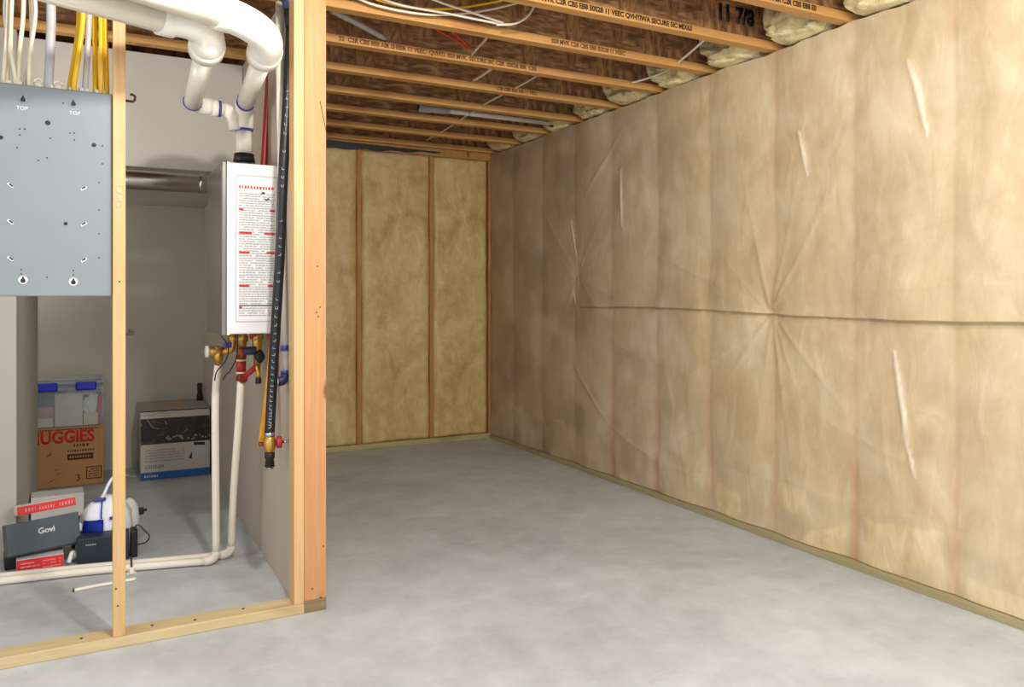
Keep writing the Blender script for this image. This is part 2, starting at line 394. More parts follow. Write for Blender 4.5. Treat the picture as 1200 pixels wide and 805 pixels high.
def sheet(y, z):
    ph = min(abs(y - s) for s in wst)
    d = .014 * math.sin(min(1, ph / .2) * math.pi / 2)
    d += noise.fractal(Vector((y * 1.7, 3, z * 1.5)), 1, 2, 4) * .010
    d += (1 - abs(noise.noise(Vector((y * 2.2 + z * .8, 9, z * 3.2)))) * 2) * .005
    cz = crease(y)
    hang = .75 + .5 * noise.noise(Vector((y * 1.8, 4, 0)))
    ext = 1 / (1 + math.exp((y - 4.5) * 9))
    q = z - cz
    if q > 0: d += hang * ext * .026 * math.exp(-q / .16)
    else: d -= ext * .010 * math.exp(q / .04)
    for i, (py, pz, a) in enumerate(PIN):
        dy, dz = y - py, z - pz; r = math.hypot(dy, dz)
        if r < 1.1:
            an = math.atan2(dz, dy)
            fold = 0
            for k in range(15):
                a0 = (k + .4 * math.sin(k * 5.1 + i)) / 15 * 2 * math.pi
                da = (an - a0 + math.pi) % (2 * math.pi) - math.pi
                ln = .16 + .22 * abs(math.sin(k * 2.7 + i * 1.3))
                fold += math.exp(-abs(da) * r / (.007 + .016 * r)) * math.exp(-r / ln) * (1 if k % 2 else .6) * (.45 + .75 * abs(math.sin(a0)))
            d += a * .011 * fold * min(1, r / .03)
            d -= a * .034 * math.exp(-r / .05)
    for s in FOLDS:
        e, t = segd(y, z, s)
        if e < .15: d += s[4] * .85 * math.exp(-(e / .013) ** 1.2) * math.sin(math.pi * min(1, .15 + t * .8))
    for s in SHEEN_FOLDS:
        e, t = segd(y, z, s)
        if e < .1: d += .008 * math.exp(-(e / (s[4] * .8)) ** 2) * math.sin(math.pi * (.1 + .85 * t))
    if z > 2.2: d += (z - 2.2) * .06 * noise.noise(Vector((y * 3, 0, z * 4)))
    if z < .3: d += noise.noise(Vector((y * 6, 5, z * 9))) * .008
    return max(-.014, d)
b = MB(); ys = [.45 + k * (6.03 - .45) / 560 for k in range(561)]; zs = [.035 + k * (2.425 - .035) / 240 for k in range(241)]
zs = sorted([z for z in zs if abs(z - 1.125) > .004] + [1.1243, 1.1257, 1.130, 1.120]); lay = b.bm.verts.layers.float_color.new('tone'); g = []
def sm(a, b_, x):
    t = max(0, min(1, (x - a) / (b_ - a))); return t * t * (3 - 2 * t)
for y in ys:
    row = []
    for z in zs:
        z = z + (crease(y) - 1.125) * math.exp(-((z - 1.125) / .3) ** 2)
        zz = z
        if z > 2.3: zz = z + (z - 2.3) / .125 * (.022 * noise.noise(Vector((y * 2.3, 0, 0))) + .01 * noise.noise(Vector((y * 9, 0, 4))))
        v = b.bm.verts.new((XR - sheet(y, z), y, zz))
        ph = min(abs(y - s) for s in wst)
        low = 1 - sm(.1, 1.15, z)
        n = noise.fractal(Vector((y * 2.2, 1, z * 2.2)), 1, 2, 4); n2 = noise.noise(Vector((y * 5, 2, z * 5)))
        st = (1 - sm(.018, .034, ph)) * (.10 + .5 * low * sm(-.3, .35, noise.noise(Vector((round((y - .05) / .465) * 3.3, 0, z * 1.4)))))
        edge = .23 + .12 * noise.noise(Vector((y * 1.7, 3, 0))) + .05 * noise.noise(Vector((y * 7, 3, 0)))
        ye = (1 - sm(edge - .008, edge + .012, z)) * sm(.04, .06, ph) * (.72 if y < 3.3 else .3) * sm(-.12, .0, noise.noise(Vector((y * 2.6, 7, z * 3.5))) + .25 * n2 + (.12 if y < 2.9 else -.05))
        ye = max(ye, .25 * sm(.1, .6, n2))
        pale = 0.0
        for s in SHEEN_FOLDS:
            e, t = segd(y + .012 * noise.noise(Vector((z * 9, 0, 5))), z, s)
            if e < .1: pale = max(pale, .8 * (1 - sm(s[4] * .35, s[4] * 1.0, e / (.35 + .65 * math.sin(math.pi * min(1, .08 + t * .9))))))
        pale = max(pale, .18 * sm(.1, .6, noise.fractal(Vector((y * 2.6 + 4, 8, z * 2.6)), 1, 2, 4)))
        gr = .55 * sm(3.2, 5.6, y) + .22 * sm(2.3, 2.42, z) + .25 * sm(.0, .5, n) * sm(3, 4, y)  # greyer toward the far end, plus a painted shadow band along the top
        # the open overlap of the sheets
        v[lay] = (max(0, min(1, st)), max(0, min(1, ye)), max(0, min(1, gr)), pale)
        row.append(v)
    g.append(row)
for i in range(len(ys) - 1):
    for j in range(len(zs) - 1):
        b.bm.faces.new((g[i][j], g[i][j + 1], g[i + 1][j + 1], g[i + 1][j])).smooth = True
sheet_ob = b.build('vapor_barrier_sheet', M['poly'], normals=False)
tag(sheet_ob, 'large wrinkled tan plastic sheet over insulation covering the long right wall', 'plastic sheet')
tag(MB().box((XR - .035, .45, 0), (2.994, 6.025, .032), bev=.002).build('bottom_plate', M['treated_y']), 'greenish treated plate on the floor under the plastic sheet of the right wall', 'wood plate')
tag(MB().box((2.994, .45, 2.401), (3.14, 6.12, 2.437), bev=.002).build('sill_plate', M['treated_y']), 'wooden plate on top of the right wall under the joist ends', 'wood plate')
tag(MB().box((3.145, .45, 2.401), (3.17, 6.12, 2.73)).build('rim_board', M['osb']), 'brown board closing the joist ends above the right wall', 'rim board')

# ------------------------------------------------------------------ ceiling joists
jy = [6.03 - .45 * k for k in range(10)]
names = ['closest to the far wall', 'second from the far wall', 'third from the far wall', 'fourth from the far wall', 'fifth from the far wall',
         'sixth from the far wall, faint print on its edge', 'seventh from the far wall, clean lower edge', 'eighth from the far wall, rows of dark print on its edge',
         'printed one with only its right end in view at top', 'nearest of all, only its right tip at the top edge']
def make_joist(y):
    t = thing('floor_joist', (.8, y, 2.438), '', 'joist', 'joists of the ceiling')
    x0, x1 = -1.55, 3.12
    MB().box((x0, y - .03, 2.4381), (x1, y + .03, 2.478), bev=.003).build('bottom_flange', M['flange'], t)
    MB().box((x0, y - .006, 2.4781), (x1, y + .006, 2.6999)).build('web', M['osb'], t)
    MB().box((x0, y - .03, 2.70), (x1, y + .03, 2.7385), bev=.003).build('top_flange', M['flange'], t)
    return t
J = [make_joist(jy[0])]
for y in jy[1:]:
    r = J[0].copy(); COL.objects.link(r); r.location.y = y
    for ch in J[0].children:
        c = ch.copy(); COL.objects.link(c); c.parent = r
    J.append(r)
for r, nm in zip(J, names): r['label'] = 'wooden I-joist, ' + nm
def stamp(k, s, x, size, sx=1.0, mat='stampink', z=2.4485):
    fl = [c for c in J[k].children if c.name.startswith('bottom_flange')][0]
    text(s, size, FRONT((x, jy[k] - .0303, z)), M[mat], 'printed_stamp', fl, sx=sx, bold=.0012)
stamp(7, 'JIL 858 MVK C2R CBS EB8 E0S28 11 VEEC QVHTIWA SECURE 5IC MIX63', 1.55, .031, .93)
stamp(8, '11 WEL 858 AIR C2R CBS EB8 E0', 2.34, .031, .95)
M['faintink'] = plain('faded_stamp_ink', rgb(128, 86, 46), .85)
stamp(5, '52  C2R CBS 858 AIR SHEER 11 VEEC  QVHTI  858 MVK  SECURE SIC C2R  E0S28 BIR  CBS', 1.02, .030, .95, 'faintink')
stamp(6, '858 MVK C2R CBS EB8 E0S28 11 VEEC', 1.95, .030, .9, 'faintink')
stamp(4, 'C2R CBS 858 AIR 11 VEEC', 2.1, .028, .9, 'faintink')
def webmark(k, s, x, size, z):
    w = [c for c in J[k].children if c.name.startswith('web')][0]
    text(s, size, FRONT((x, jy[k] - .0064, z)), M['black'], 'printed_size', w, sx=.9, bold=.006)
webmark(7, '11 7/8', 2.62, .105, 2.545)
webmark(7, '1188', 2.36, .075, 2.64)

# fibreglass stuffed between joist ends
for k in range(len(jy) - 1):
    yc = (jy[k] + jy[k + 1]) / 2
    t = bmesh.new(); bmesh.ops.create_icosphere(t, subdivisions=5, radius=1)
    hx = .105 if k < 4 else .15
    for v in t.verts:
        d = v.co.normalized(); p = Vector([abs(c) ** .62 * (1 if c > 0 else -1) for c in d])
        n = noise.fractal(Vector((d.x * 2 + k * 5, d.y * 2.3, d.z * 2.2)), 1, 2, 5)
        n2 = noise.noise(Vector((d.x * 5 + k, d.y * 5, d.z * 5)))
        w = 1 + .14 * n + .05 * n2
        v.co = Vector((2.995 + min(p.x, .8) * hx * w * (1.0 + .25 * max(0, -p.x) * (1 if n > 0 else -.3)), yc + p.y * .183, max(2.4385 if p.x > -.1 else 2.43, 2.565 + p.z * .135 * (1 + .06 * n))))
    for f in t.faces: f.smooth = True
    b = MB().merge(t)
    w_ = ['first', 'second', 'third', 'fourth', 'fifth', 'sixth', 'seventh', 'eighth', 'ninth'][k]
    tag(b.build('insulation_wad', M['fluff']), 'yellow fibreglass wad stuffed between joist ends, %s bay counted from the far wall' % w_, 'insulation', 'wads above the right wall')

# ------------------------------------------------------------------ front stud wall
sp = MB().box((-.75, YF, 0), (.684, YF + .09, .038), bev=.003)
sp_o = tag(sp.build('sill_plate', M['plate']), 'pale wooden floor plate under the open stud wall at lower left', 'wood plate')
for (x, y) in ((-.06, 3.045), (.16, 3.05), (.30, 3.03), (.47, 3.055)):
    MB().ring((x, y, .0385), (0, 0, 1), .005, .003, 10).build('nail_head', M['screw'], sp_o)
def upright(x0, x1, y0, y1, z0, mat, lab):
    b = MB(); n = 40; prev = None
    b.box((x0, y0, z0), (x1, y1, 2.437), bev=.003)
    return tag(b.build('wall_stud', mat), lab, 'stud', 'studs of the open wall')
s1 = upright(.035, .0745, YF, YF + .089, .0381, M['stud'], 'pale pine stud standing alone beside the grey steel panel')
s2 = upright(.645, .6838, YF, YF + .089, .0381, M['stud'], 'pale stud standing on the floor plate, left half of the corner post')
s3 = upright(.6842, .7675, YF, YF + .0905, .0461, M['stud_orange'], 'wide orange stud forming the right half of the corner post')
tag(MB().box((.6842, YF, 0), (.7675, YF + .0905, .046), bev=.002).build('wood_block', M['treated_grey']), 'weathered wood block on the floor under the wide orange stud', 'wood block')
# pencil mark scrawled on stud and a few nails
for (px, py) in ((372, 312), (375, 360), (371, 366), (373, 371), (379, 640), (376, 700), (366, 690)):
    MB().ring(at(px, py, Y=YF - .0005), (0, 1, 0), .003, .002, 8).build('nail_head', M['screw'], s3)
for (px, py) in ((140, 330), (138, 710), (136, 690)):
    MB().ring(at(px, py, Y=YF - .0005), (0, 1, 0), .003, .002, 8).build('nail_head', M['screw'], s1)
MB().tube([at(375, 118, Y=YF - .001), at(381, 148, Y=YF - .001), at(385, 165, Y=YF - .001)], .0012, 6).build('pencil_line', M['stampink'], s3)
mk = MB()
for (px, py, r) in ((140, 222, 4), (142, 232, 4), (139, 240, 3)):
    c = at(px, py, Y=YF - .0008); q = r * .0028
    mk.tube([c + Vector((q * math.cos(a), 0, q * 1.2 * math.sin(a))) for a in [k * 2 * math.pi / 12 for k in range(13)]], .0007, 5)
mk.build('pencil_scribble', M['ink'], s1)
# dark iron hooks on the lone stud
for (py, lab) in ((116, 'small dark iron hook high on the lone stud beside the white pipes'), (389, 'small dark iron clip low on the lone stud beside the dark wall')):
    c = at(148, py, Y=3.07)
    b = MB()
    if py < 200:
        b.tube([Vector((.0740, 3.07, c.z - .006)), Vector((.100, 3.07, c.z - .007)), Vector((.106, 3.07, c.z)), Vector((.106, 3.07, c.z + .012)), Vector((.098, 3.07, c.z + .018)), Vector((.090, 3.07, c.z + .016))], .0045, 8)
    else:
        b.box((.0743, 3.06, c.z - .010), (.104, 3.08, c.z - .002), bev=.002).box((.085, 3.06, c.z - .004), (.104, 3.08, c.z + .010), bev=.003)
    tag(b.build('iron_hook', M['rust']), lab, 'hook')

# ------------------------------------------------------------------ grey electrical panel (seen from its back)
YP = 3.018
zt = at(131, 110, Y=YP).z; zb = 1.205
pn = thing('electrical_panel', (-.17, YP + .045, zb), 'grey painted steel electrical panel box mounted beside the lone stud', 'electrical panel')
body = MB().box((-.385, YP, zb), (.0350, YP + .092, zt), bev=.005).build('body', M['panel'], pn)
FP = lambda p: FRONT((p.x, YP - .0002, p.z))
for (px, py) in ((27, 116), (86, 121), (27, 328), (86, 330)):
    p = at(px, py, Y=YP)
    rb = MB().disc(0, 0, .0135, .0135, FP(p), .0025, 24).build('raised_boss', M['print_white'] if py > 300 else M['panel'], pn)
    MB().poly([(-.0075, -.004), (-.005, -.0095), (.005, -.0095), (.0075, -.004), (.006, .002), (.0025, .006), (.0025, .011), (-.0025, .011), (-.0025, .006), (-.006, .002)], FP(p) @ Matrix.Translation((0, 0, .0024)), .0006).build('keyhole_slot', M['black'], rb)
kn = [(56, 144, 2.6), (110, 170, 2.4), (77, 262, 2.0), (1, 161, 2.2)]
for k, (px, py, r) in enumerate(kn):
    MB().disc(0, 0, r * .003, r * .003, FP(at(px, py, Y=YP)), .0008, 14).build('knockout', M['black'], pn)
for (px, py, a) in ((12, 217, -.7), (12, 260, -.7), (12, 303, -.7), (98, 221, .6), (98, 263, .6), (98, 305, .6)):
    m = FP(at(px, py, Y=YP)) @ Matrix.Rotation(a, 4, 'Z')
    lv = MB().poly([(-.010, -.004), (.010, -.004), (.012, .003), (-.008, .004)], m, .003).build('pressed_louver', M['print_white'], pn)
    MB().poly([(-.006, -.0005), (.008, -.001), (.009, .0035), (-.004, .0035)], m @ Matrix.Translation((0, 0, .0029)), .0006).build('slot', M['black'], lv)
for (px, py) in ((23, 151), (29, 151), (23, 158), (82, 156), (87, 156), (87, 164), (59, 162), (20, 173), (45, 188), (55, 185), (120, 171), (120, 192), (116, 214), (116, 246), (116, 274), (116, 302), (25, 316), (25, 321), (86, 317), (86, 322), (55, 325), (74, 121)):
    MB().disc(0, 0, .0025, .0025, FP(at(px, py, Y=YP)), .0006, 8).build('pin_hole', M['black'], pn)
for (px, py) in ((19, 128), (81, 134)):
    text('TOP', .017, FP(at(px, py, Y=YP)), M['print_white'], 'embossed_letters', pn, th=.0005)
for k, px in enumerate((10, 22, 45, 58, 68, 84, 96, 101, 114, 122)):
    c = at(px, 110, Y=3.06); r = .013 if px in (45, 58, 68) else .010
    rg = MB(); rg.ring((c.x, 3.06, zt + .008), (0, 0, 1), r, .018, 16)
    if px in (45, 68): rg.tube([(c.x + r * math.cos(a), 3.06, zt + .02 + r * math.sin(a)) for a in [math.pi * q / 10 for q in range(11)]], .004, 8)
    rg.build('cable_connector', M['pvc'], pn)
# cables rising from the panel
cab = [(4, 9, 'nm_white', .006, 'leftmost thin white cable rising from the grey panel'),
       (8, 5, 'nm_white', .006, 'second thin white cable from the left above the grey panel'),
       (18, 14, 'nm_white', .006, 'third thin white cable from the left above the grey panel'),
       (21, 27, 'nm_white', .007, 'fourth white cable from the left above the grey panel'),
       (29, 36, 'nm_white', .006, 'fifth white cable from the left, bowing above the grey panel'),
       (34, 42, 'nm_white', .006, 'sixth white cable from the left, just left of the thick grey cable'),
       (57, 60, 'nm_grey', .0145, 'thick pale grey cable rising from the grey panel'),
       (82, 92, 'nm_yellow', .0085, 'left yellow cable of the leaning pair above the grey panel'),
       (87, 97, 'nm_yellow', .0085, 'right yellow cable of the leaning pair above the grey panel'),
       (100, 104, 'nm_grey', .010, 'thinner grey cable between the yellow cables'),
       (112, 111, 'nm_yellow', .009, 'left cable of the yellow group beside the lone stud'),
       (118, 118, 'nm_yellow', .007, 'middle darker cable of the yellow group beside the lone stud'),
       (125, 123, 'nm_yellow', .009, 'right cable of the yellow group touching the lone stud')]
for k, (p0, p1, mt, r, lab) in enumerate(cab):
    a = at(p0, 100, Y=3.06); c = at(p1, 40, Y=3.055); yo = [0, .017, -.017][k % 3]
    if mt == 'nm_yellow': yo *= 1.15
    P = [Vector((a.x, 3.06 + yo * .3, zt + .001)), Vector((a.x, 3.06 + yo * .5, zt + .03)),
         Vector((a.x * .5 + c.x * .5 + (.008 if mt == 'nm_white' else .0) * math.sin(k * 2), 3.06 + yo, zt + .12)),
         Vector((c.x, 3.06 + yo, zt + .24)), Vector((c.x + .004 * math.sin(k), 3.06 + yo, zt + .36)), Vector((c.x + .006 * math.cos(k), 3.07 + yo, 2.47))]
    tag(MB().tube(P, r, 12, smooth=6).build('cable', M[mt], None), lab, 'cable', 'cables rising from the panel')

# ------------------------------------------------------------------ tankless water heater
HXF, HY0, HY1 = .43, 3.35, 3.82
hz0, hz1 = 1.052, 1.752
ht = thing('tankless_water_heater', (.55, 3.585, hz0), 'white tankless water heater hung on the drywall partition', 'water heater')
MB().box((.452, HY0, hz0), (XP - .001, HY1, hz1), bev=.006).build('case', M['heater'], ht)
MB().box((HXF, HY0 - .006, hz0 - .006), (.4515, HY1 + .004, hz1 + .003), bev=.005).build('front_cover', M['heater_grey'], ht)
MB().box((.4515, HY0 - .0045, hz0 - .004), (.462, HY0 - .0002, hz1 + .001), bev=.0015).build('cover_trim', M['heater'], ht)
pl0, pl1 = at(277, 206, Y=HY0), at(323, 374, Y=HY0)
lx0, lx1, lz0, lz1 = pl0.x, .648, 1.105, 1.70
lb = MB()
for (a, c) in (((lx0 - .004, lz0 - .004), (lx0, lz1 + .004)), ((lx0, lz1), (lx1, lz1 + .004)), ((lx0, lz0 - .004), (lx1, lz0)), ((lx1, lz0 - .004), (lx1 + .004, lz1 + .004))):
    lb.box((a[0], HY0 - .0022, a[1]), (c[0], HY0 - .0003, c[1]))
lb.build('label_rim', M['boxgrey'], ht)
lab_o = MB().box((lx0 + .0005, HY0 - .0014, lz0 + .0005), (lx1 - .0005, HY0 - .0003, lz1 - .0005)).build('instruction_label', M['paper'], ht)
FL = FRONT((0, HY0 - .00145, 0))
b = MB(); z = lz1 - .075; k = 0
while z > lz0 + .015:
    words(b, lx0 + .010, lx1 - .008, z, .0045, FL, k, .93, .6, 3.2); z -= .0098; k += 1
b.build('small_print', M['ink'], lab_o)
words(MB(), lx0 + .010, lx1 - .006, lz1 - .052, .012, FL, 99, 1, .35, .7).build('red_heading', M['redink'], lab_o)
b = MB()
for i, (zf, w1, w2) in enumerate(((.76, .018, .022), (.60, .05, .045), (.465, .042, .035), (.235, .04, .03), (.085, .012, 0))):
    z = lz0 + (lz1 - lz0) * zf
    b.poly([(lx0 + .010, z), (lx0 + .010 + w1, z), (lx0 + .010 + w1, z + .009), (lx0 + .010, z + .009)], FL @ Matrix.Translation((0, 0, .0003)), .0005)
    if w2: b.poly([(lx1 - .006 - w2, z), (lx1 - .006, z), (lx1 - .006, z + .008), (lx1 - .006 - w2, z + .008)], FL @ Matrix.Translation((0, 0, .0003)), .0005)
b.build('red_marks', M['redink'], lab_o)
b = MB()
z = lz0 + .062; b.poly([(lx0 + .010, z), (lx1 - .004, z), (lx1 - .004, z + .004), (lx0 + .010, z + .004)], FL @ Matrix.Translation((0, 0, .0003)), .0005)
b.build('black_rule', M['darkink'], lab_o); b = MB()
b.poly([(.597, lz1 - .086), (.606, lz1 - .092), (.615, lz1 - .086), (.628, lz1 - .10), (.618, lz1 - .094), (.604, lz1 - .098)], FL @ Matrix.Translation((0, 0, .0003)), .0005)
b.build('black_symbol', M['darkink'], lab_o); b = MB()
b.poly([(.585, lz1 - .070), (.60, lz1 - .072), (.602, lz1 - .064), (.59, lz1 - .062)], FL @ Matrix.Translation((0, 0, .0003)), .0005)
b.build('black_symbol', M['darkink'], lab_o)
MB().tube([(.446, HY1 - .03, hz0 + .05), (.436, HY1 - .01, hz0 + .2)], .002, 6).build('side_clip', M['rust'], ht)
VX, VY = .555, 3.585
MB().tube([(VX, VY, hz1 - .002), (VX, VY, hz1 + .02), (VX, VY, hz1 + .03), (VX, VY, hz1 + .042)], [.070, .075, .062, .046], 28).build('vent_flange', M['steel'], ht)
MB().tube([(VX, VY, hz1 + .0425), (VX, VY, hz1 + .06), (VX, VY, hz1 + .078)], [.047, .043, .042], 24).build('vent_seal', M['black'], ht)

# ------------------------------------------------------------------ PVC vent pipes
def arc(a, b_, c, n=10):    # quadratic bend a -> c around corner b
    return [a * (1 - t) ** 2 + b_ * 2 * t * (1 - t) + c * t * t for t in [k / n for k in range(n + 1)]]
V = Vector
t0 = V((VX, VY, 2.02))
SQ = lambda *p: V((p[0] * .93, p[1] * .93, 1.2 + (p[2] - 1.2) * .93))
h1 = SQ(.530, 2.965, 2.098); h2 = SQ(.334, 2.985, 2.096)
ex = thing('exhaust_vent_pipe', (VX, VY, hz1 + .079), 'white exhaust pipe rising from the heater to the big right elbow and leftward run', 'pipe')
MB().tube([V((VX, VY, hz1 + .079)), V((VX, VY, 1.93))], .034, 24).build('riser', M['pvc'], ex)
MB().ring((VX, VY, 1.935), (0, 0, 1), .0375, .012).build('primer_ring', M['purple'], ex)
d1 = (h1 - V((VX, VY - .05, 2.035))).normalized()
e0 = V((VX, VY, 1.94)); e1 = V((VX, VY, 2.035)); e2 = e1 + d1 * .10
MB().tube([e0, V((VX, VY, 1.975))] + arc(V((VX, VY, 1.99)), e1, e2, 10) , .041, 24).build('lower_elbow', M['pvc'], ex)
MB().ring(e2 + d1 * .004, d1, .0405, .008).build('primer_ring', M['purple'], ex)
MB().tube([e2 - d1 * .01, h1 - d1 * .02], .0345, 24).build('sloping_pipe', M['pvc'], ex)
r1a = SQ(.366, 2.802, 2.165); r1b = SQ(.172, 2.712, 2.167); dr1 = (r1b - r1a).normalized(); r1e = r1b + dr1 * 1.0
MB().tube([h1 - d1 * .03, h1 - d1 * .028, h1 + d1 * .035, h1 + d1 * .037], [.050, .058, .058, .052], 28).build('coupling', M['pvc'], ex)
MB().ring(h1 - d1 * .033, d1, .0495, .006).build('primer_ring', M['purple'], ex)
k1 = h1 + d1 * .15 + V((.014, 0, .03))
MB().tube([h1 + d1 * .02] + arc(h1 + d1 * .036, k1, r1a, 14) + [r1a + dr1 * .02], .0535, 28).build('long_elbow', M['pvc'], ex)
MB().ring(r1a + dr1 * .0, dr1, .0575, .05, 28).build('coupling', M['pvc'], ex)
MB().tube([r1a, r1e], .0495, 28).build('horizontal_run', M['pvc'], ex)
inn = thing('intake_vent_pipe', (VX - .2, VY - .03, 1.98), 'white intake pipe with a short bent branch, left elbow and lower leftward run', 'pipe')
q0 = V((.512, VY - .005, 2.0)); q1 = V((.47, VY - .01, 2.005)); qc = V((.334, VY - .03, 2.0)); dq = V((0, -1, .12)).normalized()
b0 = V((.40, VY - .02, 2.018))
MB().tube([V((.520, VY - .004, 1.93)), V((.516, VY - .004, 1.965))] + arc(V((.514, VY - .004, 1.97)), V((.505, VY - .006, 2.012)), V((.465, VY - .01, 2.014)), 8), .030, 22).build('branch_elbow', M['pvc'], inn)
MB().tube([V((.47, VY - .01, 2.014)), b0], .031, 22).build('branch_pipe', M['pvc'], inn)
MB().ring((.452, VY - .012, 2.0145), (1, 0, 0), .0345, .012).build('primer_ring', M['purple'], inn)
MB().ring((.43, VY - .014, 2.015), (1, 0, 0), .036, .030).build('coupling', M['pvc'], inn)
g1 = V((.336, VY - .095, 2.012))
MB().tube([b0 + V((.02, 0, 0))] + arc(b0, V((.336, VY - .03, 2.012)), g1, 10), .036, 22).build('lower_elbow', M['pvc'], inn)
dg = (h2 - g1).normalized()
MB().ring(g1 + dg * .003, dg, .0385, .008).build('primer_ring', M['purple'], inn)
MB().tube([g1 - dg * .01, h2], .0345, 24).build('sloping_pipe', M['pvc'], inn)
MB().tube([h2 - dg * .028, h2 - dg * .026, h2 + dg * .03, h2 + dg * .032], [.050, .058, .058, .052], 28).build('coupling', M['pvc'], inn)
MB().ring(h2 - dg * .031, dg, .0495, .006).build('primer_ring', M['purple'], inn)
r2a = SQ(.195, 2.880, 2.144); dr2 = V((-.326, -.134, .0)).normalized(); r2e = r2a + dr2 * 1.0
MB().tube([h2 + dg * .02] + arc(h2 + dg * .03, h2 + dg * .10 + V((.005, 0, .05)), r2a, 14) + [r2a + dr2 * .02], .0535, 28).build('long_elbow', M['pvc'], inn)
MB().ring(r2a + dr2 * .0, dr2, .0575, .05, 28).build('coupling', M['pvc'], inn)
MB().tube([r2a, r2e], .0495, 28).build('horizontal_run', M['pvc'], inn)

# galvanised duct below the soffit
du = thing('galvanised_duct', (.0, 4.29, 1.775), 'shiny round galvanised duct below the soffit behind the lone stud', 'duct')
MB().tube([(-.344, 4.29, 1.783), (XP - .0002, 4.29, 1.783)], .048, 40).build('duct_pipe', M['galv'], du)
MB().ring((.45, 4.29, 1.783), (1, 0, 0), .0492, .02, 30).build('duct_joint', M['galv'], du)

# ------------------------------------------------------------------ pipes and valves under the heater
pa = V((.458, 3.735, 0)); pb = V((.53, 3.79, 0)); rp = .0165
la = V((-.62, 3.91, .018)); lb_ = V((-.62, 3.975, .018))
va = thing('cold_water_pipe', (pa.x, pa.y, 0), 'left white plastic water pipe dropping from the brass valve and running along the floor', 'pipe')
A1 = V((.462, 3.70, .90))
MB().tube([A1, V((.452, 3.71, .75)), V((.455, 3.73, .4)), V((pa.x, pa.y, .05))], rp, 14, smooth=6).build('riser', M['pex'], va)
MB().tube(arc(V((pa.x, pa.y, .06)), V((pa.x, pa.y, .0205)), V((pa.x - .05, pa.y + .008, .0205)), 8), .0195, 16).build('elbow', M['pex'], va)
MB().tube([V((pa.x - .04, pa.y + .007, .0205)), V((.2, 3.79, .0205)), V((-.1, 3.85, .0205)), la], rp, 14, smooth=5).build('floor_run', M['pex'], va)
vb = thing('hot_water_pipe', (pb.x, pb.y, 0), 'right white plastic water pipe dropping from the red fitting and running along the floor', 'pipe')
B1 = V((.553, 3.66, .83))
MB().tube([B1, V((.548, 3.69, .65)), V((.535, 3.76, .3)), V((pb.x, pb.y, .05))], rp, 14, smooth=6).build('riser', M['pex'], vb)
MB().tube(arc(V((pb.x, pb.y, .06)), V((pb.x, pb.y, .0205)), V((pb.x - .05, pb.y + .006, .0205)), 8), .0195, 16).build('elbow', M['pex'], vb)
MB().tube([V((pb.x - .04, pb.y + .005, .0205)), V((.25, 3.835, .0205)), V((-.1, 3.90, .0205)), lb_], rp, 14, smooth=5).build('floor_run', M['pex'], vb)
cl = at(155, 672, zz=.03)
b = MB().box((.098, 3.775, .0), (.135, 3.90, .0038), bev=.001).box((.108, 3.765, .0035), (.126, 3.776, .03), bev=.002)
clip = thing('pipe_clip', (.116, 3.84, 0), 'white plastic clip holding the two floor pipes by the lone stud', 'clip')
b.build('base', M['pvc'], clip)
MB().tube([(.117, 3.79, .028), (.117, 3.80, .042), (.117, 3.83, .048), (.117, 3.86, .050), (.117, 3.885, .04)], .004, 8, smooth=4).build('strap', M['darkink'], clip)
# left brass service valve
bv = thing('brass_valve', (.47, 3.68, .91), 'brass valve with a white end cap at the lower left of the heater', 'valve')
MB().tube([(.462, 3.70, .905), (.462, 3.70, .935), (.462, 3.70, .985)], [.017, .022, .024], 18).ring((.45, 3.70, .962), (1, .1, 0), .024, .055, 18).build('valve_body', M['brass'], bv)
MB().ring((.416, 3.697, .962), (1, .1, 0), .026, .012, 18).build('end_cap', M['pvc'], bv)
MB().tube([(.478, 3.70, .96), (.51, 3.69, .965), (.52, 3.68, .985), (.522, 3.675, hz0 - .002)], .016, 14, smooth=5).ring((.522, 3.676, 1.02), (0, 0, 1), .024, .028, 6).build('supply_elbow', M['brass'], bv)
MB().box((.480, 3.655, .978), (.512, 3.675, 1.002), bev=.004).build('blue_tap', M['purple'], bv)
# middle hot fitting stack
hv = thing('hot_water_valve', (.556, 3.66, .83), 'red and brass fitting stack with a sloping red side branch under the heater', 'valve')
MB().tube([(.553, 3.62, hz0 - .002), (.553, 3.63, 1.01), (.553, 3.64, .985)], .021, 16).ring((.553, 3.63, 1.02), (0, 0, 1), .027, .026, 6).build('union_nut', M['brass'], hv)
MB().tube([(.553, 3.64, .985), (.553, 3.65, .93)], [.021, .022], 16).ring((.553, 3.645, .965), (0, 0, 1), .025, .014, 16).build('tee', M['copper'], hv)
MB().ring((.553, 3.655, .922), (0, 0, 1), .0215, .008).ring((.553, 3.658, .866), (0, 0, 1), .0215, .008).build('white_band', M['pvc'], hv)
MB().tube([(.553, 3.655, .92), (.553, 3.66, .868)], .021, 16).build('red_sleeve', M['redfit'], hv)
MB().ring((.556, 3.655, .840), (.3, -1, .1), .021, .035).build('dark_cap', M['copper'], hv)
MB().tube([(.562, 3.652, .846), (.585, 3.63, .868), (.612, 3.61, .895)], .013, 12).build('side_branch', M['redfit'], hv)
